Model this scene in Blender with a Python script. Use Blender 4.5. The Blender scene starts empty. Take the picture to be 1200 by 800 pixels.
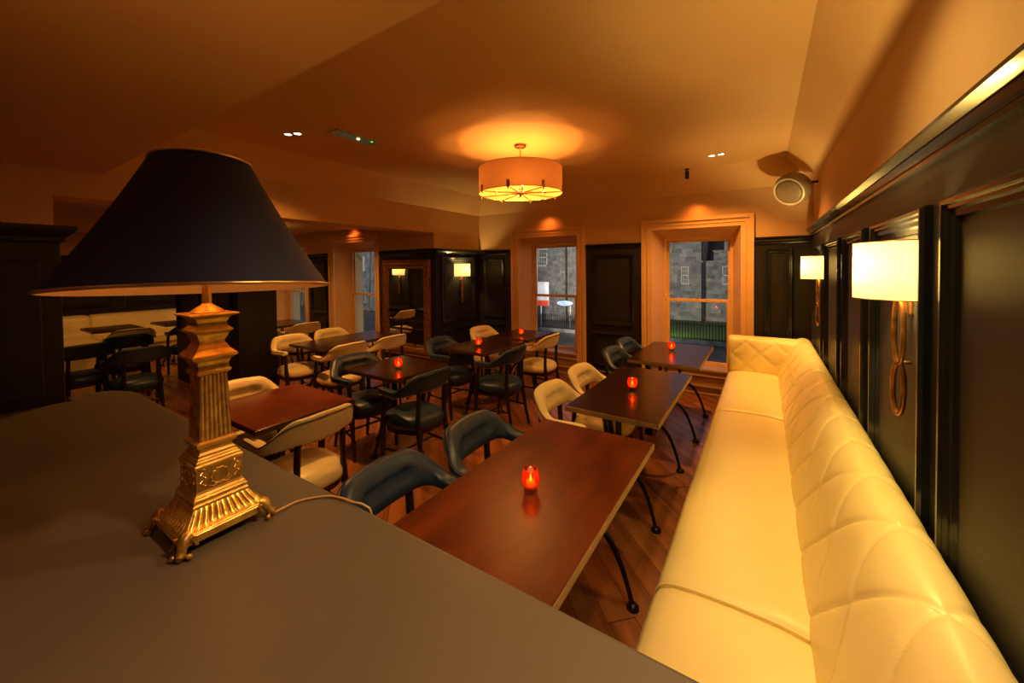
import bpy, math, random
from mathutils import Vector, Matrix

random.seed(7)
PI = math.pi
C = bpy.context.scene.collection
S = bpy.context.scene

# ------------------------------------------------------------------ camera
YAW, PITCH, ROLL, FPX, CY = -0.573077, -0.0219506, -0.0104184, 457.729, 324.36
f_ = Vector((math.sin(YAW) * math.cos(PITCH), math.cos(YAW) * math.cos(PITCH), math.sin(PITCH)))
r_ = Vector((math.cos(YAW), -math.sin(YAW), 0))
u_ = r_.cross(f_)
c_, s_ = math.cos(ROLL), math.sin(ROLL)
R2 = c_ * r_ + s_ * u_
U2 = -s_ * r_ + c_ * u_
cam = bpy.data.cameras.new('camera')
cam.sensor_fit = 'HORIZONTAL'
cam.sensor_width = 36
cam.lens = 36 * FPX / 1200
cam.shift_y = -(400 - CY) / 1200
cam.clip_start = 0.02
cam.clip_end = 400
co = bpy.data.objects.new('camera', cam)
C.objects.link(co)
M = Matrix((R2, U2, -f_)).transposed().to_4x4()
M.translation = Vector((0, 0, 1.65))
co.matrix_world = M
S.camera = co

# ------------------------------------------------------------------ world and exposure
w = bpy.data.worlds.new('dusk')
S.world = w
w.use_nodes = True
w.node_tree.nodes['Background'].inputs[0].default_value = (0.50, 0.54, 0.66, 1)
w.node_tree.nodes['Background'].inputs[1].default_value = 0.42
S.view_settings.view_transform = 'Standard'
S.view_settings.look = 'None'
S.view_settings.exposure = 0.06
S.view_settings.gamma = 1.0
S.view_settings.use_curve_mapping = False
try:
    S.cycles.use_denoising = True
    S.cycles.sample_clamp_indirect = 6.0
    S.cycles.caustics_reflective = False
    S.cycles.caustics_refractive = False
    S.cycles.max_bounces = 10
    S.cycles.transparent_max_bounces = 12
except Exception:
    pass

WARM = (1.0, 0.42, 0.085)      # pendant and spot bulbs
SCONCE = (1.0, 0.68, 0.20)     # wall lamp bulbs
P_PENDANT = 10.5
P_SCONCE = 34.0
P_SPOT = 185.0
E_SHADE = 0.40


# lights
def point(name, loc, power, color, radius=0.03):
    l = bpy.data.lights.new(name, 'POINT')
    l.energy = power
    l.color = color
    l.shadow_soft_size = radius
    o = bpy.data.objects.new(name, l)
    o.location = loc
    C.objects.link(o)
    return o


def spot(name, loc, target, power, color, size=70, blend=0.6, radius=0.03):
    l = bpy.data.lights.new(name, 'SPOT')
    l.energy = power
    l.color = color
    l.spot_size = math.radians(size)
    l.spot_blend = blend
    l.shadow_soft_size = radius
    o = bpy.data.objects.new(name, l)
    o.location = loc
    o.rotation_euler = (Vector(target) - Vector(loc)).to_track_quat('-Z', 'Y').to_euler()
    C.objects.link(o)
    return o


# ------------------------------------------------------------------ materials
MATS = {}


def mat(name, col, rough=0.5, metal=0.0, var=0.0, scale=8.0, bump=0.0, bscale=60.0, stretch=(1, 1, 1), coat=0.0,
        col2=None, emit=None, estr=0.0, trans=0.0, spec=0.5, detail=3.0):
    m = bpy.data.materials.new(name)
    m.use_nodes = True
    nt = m.node_tree
    b = nt.nodes['Principled BSDF']
    b.inputs['Base Color'].default_value = (*col, 1)
    b.inputs['Roughness'].default_value = rough
    b.inputs['Metallic'].default_value = metal
    b.inputs['Specular IOR Level'].default_value = spec
    if coat:
        b.inputs['Coat Weight'].default_value = coat
        b.inputs['Coat Roughness'].default_value = 0.15
    if trans:
        b.inputs['Transmission Weight'].default_value = trans
    if emit:
        b.inputs['Emission Color'].default_value = (*emit, 1)
        b.inputs['Emission Strength'].default_value = estr
    tc = nt.nodes.new('ShaderNodeTexCoord')
    mp = nt.nodes.new('ShaderNodeMapping')
    mp.inputs['Scale'].default_value = stretch
    nt.links.new(tc.outputs['Object'], mp.inputs[0])
    if var or col2:
        n = nt.nodes.new('ShaderNodeTexNoise')
        n.inputs['Scale'].default_value = scale
        n.inputs['Detail'].default_value = detail
        nt.links.new(mp.outputs[0], n.inputs['Vector'])
        cr = nt.nodes.new('ShaderNodeValToRGB')
        c2 = col2 if col2 else tuple(c * (1 - var) for c in col)
        c1 = col if col2 else tuple(min(1, c * (1 + var)) for c in col)
        cr.color_ramp.elements[0].position = 0.3
        cr.color_ramp.elements[1].position = 0.7
        cr.color_ramp.elements[0].color = (*c2, 1)
        cr.color_ramp.elements[1].color = (*c1, 1)
        nt.links.new(n.outputs['Fac'], cr.inputs[0])
        nt.links.new(cr.outputs[0], b.inputs['Base Color'])
    if bump:
        n2 = nt.nodes.new('ShaderNodeTexNoise')
        n2.inputs['Scale'].default_value = bscale
        n2.inputs['Detail'].default_value = 2
        nt.links.new(mp.outputs[0], n2.inputs['Vector'])
        bp = nt.nodes.new('ShaderNodeBump')
        bp.inputs['Strength'].default_value = bump
        bp.inputs['Distance'].default_value = 0.004
        nt.links.new(n2.outputs['Fac'], bp.inputs['Height'])
        nt.links.new(bp.outputs[0], b.inputs['Normal'])
    MATS[name] = m
    return m


plaster = mat('cream_plaster', (0.66, 0.42, 0.22), 0.75, var=0.04, scale=2, bump=0.15, bscale=25)
ceil_m = mat('ceiling_paint', (0.70, 0.45, 0.22), 0.7, var=0.04, scale=1.5, bump=0.12, bscale=18)
trimw = mat('cream_gloss_woodwork', (0.76, 0.48, 0.22), 0.35, var=0.03, scale=5)
dado_m = mat('charcoal_paint', (0.021, 0.0195, 0.019), 0.44, spec=0.24, var=0.15, scale=4, bump=0.05, bscale=30)
dado_gloss = mat('charcoal_gloss_moulding', (0.016, 0.018, 0.021), 0.18, var=0.1, scale=4)
counter_m = mat('grey_counter_paint', (0.105, 0.088, 0.066), 0.45, spec=0.35, var=0.10, scale=3, bump=0.04, bscale=14)
cupb_m = mat('black_cupboard', (0.010, 0.010, 0.009), 0.4, var=0.1)
cream = mat('cream_leather', (0.80, 0.66, 0.36), 0.38, var=0.05, scale=5, bump=0.18, bscale=160)
sofa_m = mat('cream_banquette_leather', (0.86, 0.73, 0.34), 0.38, var=0.03, scale=3, bump=0.10, bscale=120)
blue = mat('blue_leather', (0.012, 0.034, 0.082), 0.40, var=0.12, scale=6, bump=0.18, bscale=160)
pipe_dark = mat('dark_piping', (0.05, 0.02, 0.01), 0.5, var=0.1)
pipe_blue = mat('blue_piping', (0.012, 0.03, 0.04), 0.4, var=0.1)
brass_nail = mat('brass_nail', (0.75, 0.52, 0.24), 0.3, 1.0, var=0.1)
darkwood = mat('dark_chair_wood', (0.022, 0.010, 0.006), 0.3, var=0.3, scale=10, stretch=(1, 1, 0.2))
iron = mat('black_cast_iron', (0.012, 0.012, 0.013), 0.35, 0.3, var=0.2)
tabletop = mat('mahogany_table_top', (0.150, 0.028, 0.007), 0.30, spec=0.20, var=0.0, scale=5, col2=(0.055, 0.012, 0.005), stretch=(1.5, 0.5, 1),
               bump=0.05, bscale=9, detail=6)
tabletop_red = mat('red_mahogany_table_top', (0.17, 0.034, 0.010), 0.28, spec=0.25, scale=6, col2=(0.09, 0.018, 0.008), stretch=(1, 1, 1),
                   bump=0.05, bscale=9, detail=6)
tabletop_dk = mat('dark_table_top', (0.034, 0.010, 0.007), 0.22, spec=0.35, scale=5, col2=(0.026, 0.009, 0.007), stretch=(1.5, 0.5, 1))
table_edge = mat('pale_table_edge', (0.24, 0.15, 0.06), 0.35, var=0.2, scale=20)  # edge band in a mottled tone paler than the table tops
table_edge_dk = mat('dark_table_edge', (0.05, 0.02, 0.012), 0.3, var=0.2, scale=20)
gold = mat('gilded_metal', (0.95, 0.64, 0.14), 0.33, 0.75, scale=45, col2=(0.62, 0.36, 0.07), bump=0.25, bscale=90)
gold_dk = mat('aged_gilded_metal', (0.66, 0.42, 0.10), 0.36, 0.75, scale=50, col2=(0.34, 0.19, 0.05), bump=0.3, bscale=90)
bronze = mat('bronze_wall_lamp', (0.70, 0.36, 0.12), 0.30, 0.8, scale=20, col2=(0.26, 0.11, 0.035))
frame_m = mat('gilded_wood_frame', (0.36, 0.15, 0.035), 0.42, 0.5, scale=30, col2=(0.12, 0.04, 0.012), bump=0.3, bscale=60)
chrome = mat('brushed_brass', (0.62, 0.40, 0.20), 0.25, 1.0, var=0.1)
navy = mat('navy_silk_shade', (0.016, 0.019, 0.048), 0.6, var=0.12, scale=6, bump=0.1, bscale=200, spec=0.15)
shade_in = mat('pale_shade_lining', (0.62, 0.45, 0.28), 0.6, var=0.03)
cable_m = mat('gold_cable', (0.55, 0.34, 0.13), 0.4, var=0.1)
blackp = mat('black_plastic', (0.012, 0.012, 0.012), 0.4, var=0.1)
greyp = mat('pale_speaker_plastic', (0.22, 0.16, 0.11), 0.45, var=0.05)
whitep = mat('white_plastic', (0.55, 0.48, 0.38), 0.4, var=0.03)
plank_m = mat('red_oak_plank', (0.44, 0.165, 0.055), 0.24, scale=7, col2=(0.17, 0.055, 0.018), stretch=(0.12, 1.3, 1), detail=6)
plank_m2 = mat('brown_oak_plank', (0.36, 0.130, 0.045), 0.27, scale=8, col2=(0.13, 0.042, 0.015), stretch=(0.12, 1.3, 1), detail=6)
sub_m = mat('sub_floor', (0.03, 0.012, 0.006), 0.6, var=0.2)
step_m = mat('sill_timber', (0.50, 0.30, 0.13), 0.32, scale=8, col2=(0.36, 0.20, 0.08), stretch=(0.3, 3, 3))
wax = mat('candle_wax', (0.9, 0.6, 0.2), 0.5, emit=(1.0, 0.42, 0.05), estr=2.2, var=0.02)
flame_m = mat('candle_flame', (1, 0.7, 0.3), 0.5, emit=(1.0, 0.62, 0.22), estr=16, var=0.02)
lampdisc = mat('lit_downlight_lens', (1, 0.9, 0.7), 0.4, emit=(1.0, 0.72, 0.48), estr=9.0, var=0.01)
green_led = mat('green_indicator', (0.1, 1, 0.2), 0.4, emit=(0.15, 1.0, 0.08), estr=1.1, var=0.01)
exit_face = mat('exit_light_lens', (0.12, 0.19, 0.11), 0.25, var=0.2, scale=20, emit=(0.10, 0.20, 0.10), estr=0.12)
exit_bulb = mat('exit_light_bulb', (1, 0.9, 0.6), 0.3, emit=(1.0, 0.75, 0.35), estr=2.2, var=0.01)

stone = mat('grey_facade_stone', (0.34, 0.325, 0.30), 0.9, var=0.35, scale=1.2, bump=0.6, bscale=5)
stone_dk = mat('dark_facade_stone', (0.26, 0.25, 0.24), 0.9, var=0.4, scale=2.0, bump=0.6, bscale=6)
stone_lt = mat('light_facade_stone', (0.42, 0.40, 0.36), 0.9, var=0.25, scale=1.5, bump=0.5, bscale=5)
slate = mat('dark_slate', (0.03, 0.03, 0.035), 0.7, var=0.2, scale=3)
ext_white = mat('white_window_paint', (0.85, 0.83, 0.78), 0.6, var=0.03)
ext_glass = mat('dark_far_glass', (0.012, 0.014, 0.016), 0.5, var=0.1, spec=0.1)
ext_lit = mat('lit_far_window', (0.3, 0.24, 0.12), 0.5, emit=(1.0, 0.72, 0.35), estr=0.28, var=0.3, scale=2)
grass_m = mat('lawn', (0.035, 0.075, 0.008), 0.9, var=0.4, scale=3)
asphalt = mat('wet_street', (0.035, 0.038, 0.042), 0.35, var=0.3, scale=1.5, bump=0.3, bscale=8)
rail_m = mat('black_iron_railing', (0.012, 0.012, 0.013), 0.5, var=0.1)
ext_reveal = mat('pale_outer_reveal', (0.78, 0.72, 0.50), 0.8, var=0.06, scale=3)
sign_white = mat('white_sign_board', (0.8, 0.8, 0.82), 0.4, emit=(0.85, 0.88, 1.0), estr=0.25, scale=1.6, col2=(0.35, 0.36, 0.4))
sign_red = mat('red_sign_band', (0.6, 0.06, 0.03), 0.4, emit=(1, 0.1, 0.04), estr=0.25, var=0.1)
sign_blue = mat('blue_sign', (0.10, 0.22, 0.55), 0.4, emit=(0.2, 0.4, 1.0), estr=0.05, scale=1.5, col2=(0.5, 0.55, 0.7))
flag_m = mat('dark_furled_cloth', (0.012, 0.014, 0.016), 0.8, var=0.2)


def glass_mat(name, col, rough=0.0, haze=None):
    """thin window pane: mostly transparent with a mirror-like reflection by fresnel"""
    m = bpy.data.materials.new(name)
    m.use_nodes = True
    nt = m.node_tree
    nt.nodes.clear()
    out = nt.nodes.new('ShaderNodeOutputMaterial')
    mix = nt.nodes.new('ShaderNodeMixShader')
    tr = nt.nodes.new('ShaderNodeBsdfTransparent')
    tr.inputs[0].default_value = (*col, 1)
    gl = nt.nodes.new('ShaderNodeBsdfGlossy')
    gl.inputs['Roughness'].default_value = rough
    fr = nt.nodes.new('ShaderNodeFresnel')
    fr.inputs[0].default_value = 1.5
    mt = nt.nodes.new('ShaderNodeMath')
    mt.operation = 'MULTIPLY'
    mt.inputs[1].default_value = 1.6
    nt.links.new(fr.outputs[0], mt.inputs[0])
    geo = nt.nodes.new('ShaderNodeNewGeometry')
    inv = nt.nodes.new('ShaderNodeMath')
    inv.operation = 'SUBTRACT'
    inv.inputs[0].default_value = 1.0
    nt.links.new(geo.outputs['Backfacing'], inv.inputs[1])
    m3 = nt.nodes.new('ShaderNodeMath')
    m3.operation = 'MULTIPLY'
    nt.links.new(mt.outputs[0], m3.inputs[0])
    nt.links.new(inv.outputs[0], m3.inputs[1])
    nt.links.new(m3.outputs[0], mix.inputs[0])
    thru = tr.outputs[0]
    if haze:
        tl = nt.nodes.new('ShaderNodeBsdfTranslucent')
        tl.inputs[0].default_value = (*haze, 1)
        m2 = nt.nodes.new('ShaderNodeMixShader')
        m2.inputs[0].default_value = 0.30
        nt.links.new(tr.outputs[0], m2.inputs[1])
        nt.links.new(tl.outputs[0], m2.inputs[2])
        thru = m2.outputs[0]
    nt.links.new(thru, mix.inputs[1])
    nt.links.new(gl.outputs[0], mix.inputs[2])
    nt.links.new(mix.outputs[0], out.inputs[0])
    return m


pane_m = glass_mat('window_pane_glass', (0.92, 0.94, 0.95))
redglass = glass_mat('red_ribbed_glass', (1.0, 0.42, 0.14), 0.05, haze=(0.9, 0.05, 0.01))
clearglass = glass_mat('clear_thick_glass', (0.86, 0.66, 0.55), 0.05)


def shade_mat(name, col, emitc, estr, transl=0.5):
    m = bpy.data.materials.new(name)
    m.use_nodes = True
    nt = m.node_tree
    nt.nodes.clear()
    out = nt.nodes.new('ShaderNodeOutputMaterial')
    mix = nt.nodes.new('ShaderNodeMixShader')
    mix.inputs[0].default_value = transl
    d = nt.nodes.new('ShaderNodeBsdfDiffuse')
    d.inputs[0].default_value = (*col, 1)
    t = nt.nodes.new('ShaderNodeBsdfTranslucent')
    t.inputs[0].default_value = (*col, 1)
    nt.links.new(d.outputs[0], mix.inputs[1])
    nt.links.new(t.outputs[0], mix.inputs[2])
    last = mix.outputs[0]
    tc = nt.nodes.new('ShaderNodeTexCoord')
    n = nt.nodes.new('ShaderNodeTexNoise')
    n.inputs['Scale'].default_value = 220
    nt.links.new(tc.outputs['Object'], n.inputs['Vector'])
    bp = nt.nodes.new('ShaderNodeBump')
    bp.inputs['Strength'].default_value = 0.1
    bp.inputs['Distance'].default_value = 0.001
    nt.links.new(n.outputs['Fac'], bp.inputs['Height'])
    nt.links.new(bp.outputs[0], d.inputs['Normal'])
    if estr:
        e = nt.nodes.new('ShaderNodeEmission')
        e.inputs[0].default_value = (*emitc, 1)
        e.inputs[1].default_value = estr
        a = nt.nodes.new('ShaderNodeAddShader')
        nt.links.new(last, a.inputs[0])
        nt.links.new(e.outputs[0], a.inputs[1])
        last = a.outputs[0]
    nt.links.new(last, out.inputs[0])
    return m


pend_shade = shade_mat('pendant_fabric', (0.66, 0.33, 0.15), (1, 0.4, 0.1), 0.0, 0.10)
wall_shade = shade_mat('wall_lamp_fabric', (0.48, 0.41, 0.26), (1.0, 0.70, 0.28), E_SHADE, 0.26)

mirror_m = mat('mirror_silver', (0.82, 0.80, 0.74), 0.01, 1.0, var=0.01)


# ------------------------------------------------------------------ mesh helpers
class MB:
    def __init__(s):
        s.v = []
        s.f = []

    def add(s, vs, fs):
        n = len(s.v)
        s.v += [tuple(v) for v in vs]
        s.f += [tuple(i + n for i in f) for f in fs]
        return s

    def box(s, x0, x1, y0, y1, z0, z1, M=None):
        vs = [Vector((x, y, z)) for z in (z0, z1) for y in (y0, y1) for x in (x0, x1)]
        if M is not None:
            vs = [M @ v for v in vs]
        return s.add(vs, [(0, 2, 3, 1), (4, 5, 7, 6), (0, 1, 5, 4), (2, 6, 7, 3), (0, 4, 6, 2), (1, 3, 7, 5)])

    def prism(s, poly, z0, z1):
        n = len(poly)
        a = sum(poly[i][0] * poly[(i + 1) % n][1] - poly[(i + 1) % n][0] * poly[i][1] for i in range(n))
        if a < 0:
            poly = poly[::-1]
        vs = [(p[0], p[1], z0) for p in poly] + [(p[0], p[1], z1) for p in poly]
        fs = [tuple(range(n))[::-1], tuple(range(n, 2 * n))]
        fs += [(i, (i + 1) % n, n + (i + 1) % n, n + i) for i in range(n)]
        return s.add(vs, fs)

    def rings(s, rings, closed=True, cap=True):
        k = len(rings[0])
        vs = [v for r in rings for v in r]
        fs = []
        for i in range(len(rings) - 1):
            for j in range(k if closed else k - 1):
                a, b = i * k + j, i * k + (j + 1) % k
                fs.append((a, b, b + k, a + k))
        if cap and closed:
            fs.append(tuple(range(k))[::-1])
            fs.append(tuple(range((len(rings) - 1) * k, len(rings) * k)))
        return s.add(vs, fs)

    def tube(s, pts, rad, n=8, cap=True, flat=1.0):
        pts = [Vector(p) for p in pts]
        if not isinstance(rad, (list, tuple)):
            rad = [rad] * len(pts)
        rings = []
        up = Vector((0, 0, 1))
        t0 = (pts[1] - pts[0]).normalized()
        if abs(t0.z) > 0.9:
            up = Vector((1, 0, 0))
        for i, p in enumerate(pts):
            t = (pts[min(i + 1, len(pts) - 1)] - pts[max(i - 1, 0)]).normalized()
            a = t.cross(up)
            if a.length < 1e-4:
                a = t.cross(Vector((0, 1, 0)))
            a.normalize()
            b = a.cross(t)
            up = b
            rings.append([p + rad[i] * (math.cos(q) * a + flat * math.sin(q) * b) for q in [2 * PI * k / n for k in range(n)]])
        return s.rings(rings, True, cap)

    def lathe(s, prof, n=24, cx=0, cy=0, closed_prof=False, a0=0.0):
        rings = []
        for r, z in prof:
            rings.append([(cx + r * math.cos(a0 + 2 * PI * k / n), cy + r * math.sin(a0 + 2 * PI * k / n), z) for k in range(n)])
        return s.rings(rings, True, not closed_prof)

    def square(s, prof, cx=0, cy=0):
        rings = []
        for h, z in prof:
            rings.append([(cx - h, cy - h, z), (cx + h, cy - h, z), (cx + h, cy + h, z), (cx - h, cy + h, z)])
        return s.rings(rings)

    def sphere(s, c, r, n=12, m=8, sz=1.0):
        prof = [(max(1e-4, r * math.sin(PI * i / m)), c[2] - r * sz * math.cos(PI * i / m)) for i in range(m + 1)]
        return s.lathe(prof, n, c[0], c[1])

    def obj(s, name, m, parent=None, smooth=False, bevel=0.0, kind=None, seg=2, label=None, loc=None):
        me = bpy.data.meshes.new(name)
        me.from_pydata(s.v, [], s.f)
        me.update()
        if m:
            me.materials.append(m)
        if smooth:
            for p in me.polygons:
                p.use_smooth = True
            if smooth != 'all':
                try:
                    me.set_sharp_from_angle(angle=math.radians(40))
                except Exception:
                    pass
        o = bpy.data.objects.new(name, me)
        C.objects.link(o)
        if loc:
            o.location = loc
        if parent:
            o.parent = parent
        if bevel:
            b = o.modifiers.new('bevel', 'BEVEL')
            b.width = bevel
            b.segments = seg
            b.limit_method = 'ANGLE'
        if kind:
            o['kind'] = kind
        if label:
            o['label'] = label
        return o


def box(name, m, x0, x1, y0, y1, z0, z1, parent=None, bevel=0.0, kind=None, label=None):
    return MB().box(x0, x1, y0, y1, z0, z1).obj(name, m, parent, bevel=bevel, kind=kind, label=label)


def empty(name, loc=(0, 0, 0), rz=0.0):
    o = bpy.data.objects.new(name, None)
    o.empty_display_size = 0.1
    o.location = loc
    o.rotation_euler = (0, 0, rz)
    C.objects.link(o)
    return o


def tag(o, label, cat, group=None, kind=None):
    o['label'] = label
    o['category'] = cat
    if group:
        o['group'] = group
    if kind:
        o['kind'] = kind
    return o


def thing(name, label, cat, loc=(0, 0, 0), rz=0.0, group=None):
    return tag(empty(name, loc, rz), label, cat, group)


def struct_empty(name):
    o = empty(name)
    o['kind'] = 'structure'
    return o


def dup(o, loc, rz, label=None):
    r = o.copy()
    C.objects.link(r)
    r.location = loc
    r.rotation_euler = (0, 0, rz)
    if label:
        r['label'] = label
    for ch in list(o.children):
        c = ch.copy()
        C.objects.link(c)
        c.parent = r
        for g in list(ch.children):
            d = g.copy()
            C.objects.link(d)
            d.parent = c
    return r


def sm(a, b, x):
    t = max(0.0, min(1.0, (x - a) / (b - a)))
    return t * t * (3 - 2 * t)


# ------------------------------------------------------------------ floor, planks
XR, YN, XL = 0.47, 5.56, -4.28
floor = box('floor', sub_m, -10.8, 0.9, -1.4, 6.0, -0.12, -0.014, kind='structure')


def clip(poly, x0, x1, y0, y1):
    for ax, lim, sgn in ((0, x0, 1), (0, x1, -1), (1, y0, 1), (1, y1, -1)):
        out = []
        for i in range(len(poly)):
            p, q = poly[i], poly[(i + 1) % len(poly)]
            dp, dq = sgn * (p[ax] - lim), sgn * (q[ax] - lim)
            if dp >= 0:
                out.append(p)
            if dp * dq < 0:
                t = dp / (dp - dq)
                out.append((p[0] + t * (q[0] - p[0]), p[1] + t * (q[1] - p[1])))
        poly = out
        if len(poly) < 3:
            return []
    return poly


def planks(x0, x1, y0, y1, single, seed):
    rnd = random.Random(seed)
    ang = math.radians(135)
    dx, dy = math.cos(ang), math.sin(ang)
    nx, ny = -dy, dx
    W, G = 0.135, 0.003
    joined = MB()
    cx, cy = (x0 + x1) / 2, (y0 + y1) / 2
    R = math.hypot(x1 - x0, y1 - y0) / 2 + 1
    k = -int(R / W) - 1
    while k * W < R:
        a = -R + rnd.random() * -1.2
        while a < R:
            L = rnd.uniform(1.1, 1.9)
            p = []
            for s, t in ((a + G, k * W + G / 2), (a + L - G, k * W + G / 2), (a + L - G, (k + 1) * W - G / 2), (a + G, (k + 1) * W - G / 2)):
                p.append((cx + s * dx + t * nx, cy + s * dy + t * ny))
            a += L
            q = clip(p, x0, x1, y0, y1)
            if len(q) >= 3:
                zt = rnd.uniform(-0.0012, 0.0)
                if single:
                    # mesh lies along its own grain axis so the wood figure follows the board
                    c0 = q[0]
                    ca, sa = math.cos(-ang), math.sin(-ang)
                    ql = [((x - c0[0]) * ca - (y - c0[1]) * sa, (x - c0[0]) * sa + (y - c0[1]) * ca) for x, y in q]
                    mb = MB().prism(ql, -0.013, zt)
                    o = mb.obj('plank', plank_m if rnd.random() < 0.5 else plank_m2, floor)
                    o.location = (c0[0], c0[1], 0)
                    o.rotation_euler = (0, 0, ang)
                else:
                    joined.prism(q, -0.013, zt)
        k += 1
    if not single:
        joined.obj('plank', plank_m2, floor, kind='stuff')


planks(XL, XR, 0.5, YN, True, 3)
planks(-10.6, XL - 0.001, 0.0, 4.42, False, 5)

# ------------------------------------------------------------------ ceiling
ZW, ZC, CV = 2.585, 2.85, 0.27
mb = MB()
xa, xb, ya, yb = XL, XR, 0.83, YN
vs = [(xa, ya, ZW), (xb, ya, ZW), (xb, yb, ZW), (xa, yb, ZW),
      (xa + CV, ya, ZC), (xb - CV, ya, ZC), (xb - CV, yb - CV, ZC), (xa + CV, yb - CV, ZC)]
T = 0.12
vs += [(x, y, z + T) for x, y, z in vs]
q = [(4, 5, 6, 7)[::-1], (1, 2, 6, 5)[::-1], (2, 3, 7, 6)[::-1], (3, 0, 4, 7)[::-1]]
fs = [tuple(f) for f in q] + [tuple(i + 8 for i in f[::-1]) for f in q] + \
     [(0, 4, 12, 8), (4, 5, 13, 12), (5, 1, 9, 13), (1, 2, 10, 9), (2, 3, 11, 10), (3, 0, 8, 11)]
mb.add(vs, fs)
mb.obj('ceiling', ceil_m, kind='structure')
box('ceiling', ceil_m, XL, XR, -1.2, 0.83, 2.40, 3.0, kind='structure')
box('ceiling', ceil_m, -10.8, XL - 0.35, -1.2, 4.42, 2.39, 2.6, kind='structure')

# ------------------------------------------------------------------ walls
box('wall_east', plaster, XR, XR + 0.25, -1.2, YN + 0.4, 0, 3.0, kind='structure')
box('wall_south', plaster, -10.8, XR + 0.25, -1.4, -1.2, 0, 3.0, kind='structure')
box('wall_far_west', plaster, -10.8, -10.6, -1.2, 4.9, 0, 2.6, kind='structure')
pier = MB().box(XL - 0.35, XL, -1.2, 0.58, 0, 2.9).obj('wall_west', plaster, kind='structure')
beam = MB().box(XL - 0.35, XL, 0.58, 4.42, 2.21, 2.9).obj('trim_1', plaster, kind='structure')
MB().box(XL - 0.35, XL, 4.42, YN + 0.4, 0, 2.9).obj('wall_chimney_breast', plaster, kind='structure')
# window head inner opening half width 0.525, from z 0 to 2.16
OPH, OPZ, WT = 0.525, 2.16, 0.36


def wall_with_windows(name, x0, x1, y, ztop, cxs):
    mb = MB()
    x = x0
    for cx in sorted(cxs):
        OPH = HALF[cx]
        mb.box(x, cx - OPH, y, y + WT, 0, ztop)
        mb.box(cx - OPH, cx + OPH, y, y + WT, OPZ, ztop)
        mb.box(cx - OPH, cx + OPH, y, y + WT, 0, 0.30)
        x = cx + OPH
    mb.box(x, x1, y, y + WT, 0, ztop)
    return mb.obj(name, plaster, kind='structure')


W2, W1, W3, W4 = -0.765, -2.92, -6.28, -8.52
HALF = {W2: 0.525, W1: 0.525, W3: 0.60, W4: 0.64}
wall_with_windows('wall_north', XL, XR, YN, 3.0, (W1, W2))
wall_with_windows('wall_north_west', -10.6, XL - 0.35, 4.42, 2.6, (W3, W4))


def frame_rect(mb, x0, x1, z0, z1, w, y0, y1, bottom=True):
    """picture-frame of mitred bars in the xz plane"""
    def ring(d, y):
        return [(x0 + d, y, z0 + (d if bottom else 0)), (x1 - d, y, z0 + (d if bottom else 0)), (x1 - d, y, z1 - d), (x0 + d, y, z1 - d)]
    o0, o1, i0, i1 = ring(0, y0), ring(0, y1), ring(w, y0), ring(w, y1)
    vs = o0 + o1 + i0 + i1
    fs = []
    for j in range(4):
        if not bottom and j == 0:
            continue
        k = (j + 1) % 4
        fs += [(j, k, 4 + k, 4 + j), (8 + k, 8 + j, 12 + j, 12 + k), (j, 8 + j, 8 + k, k), (4 + j, 4 + k, 12 + k, 12 + j)]
    if not bottom:
        fs += [(0, 4, 12, 8), (1, 9, 13, 5)]
    return mb.add(vs, fs)


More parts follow.
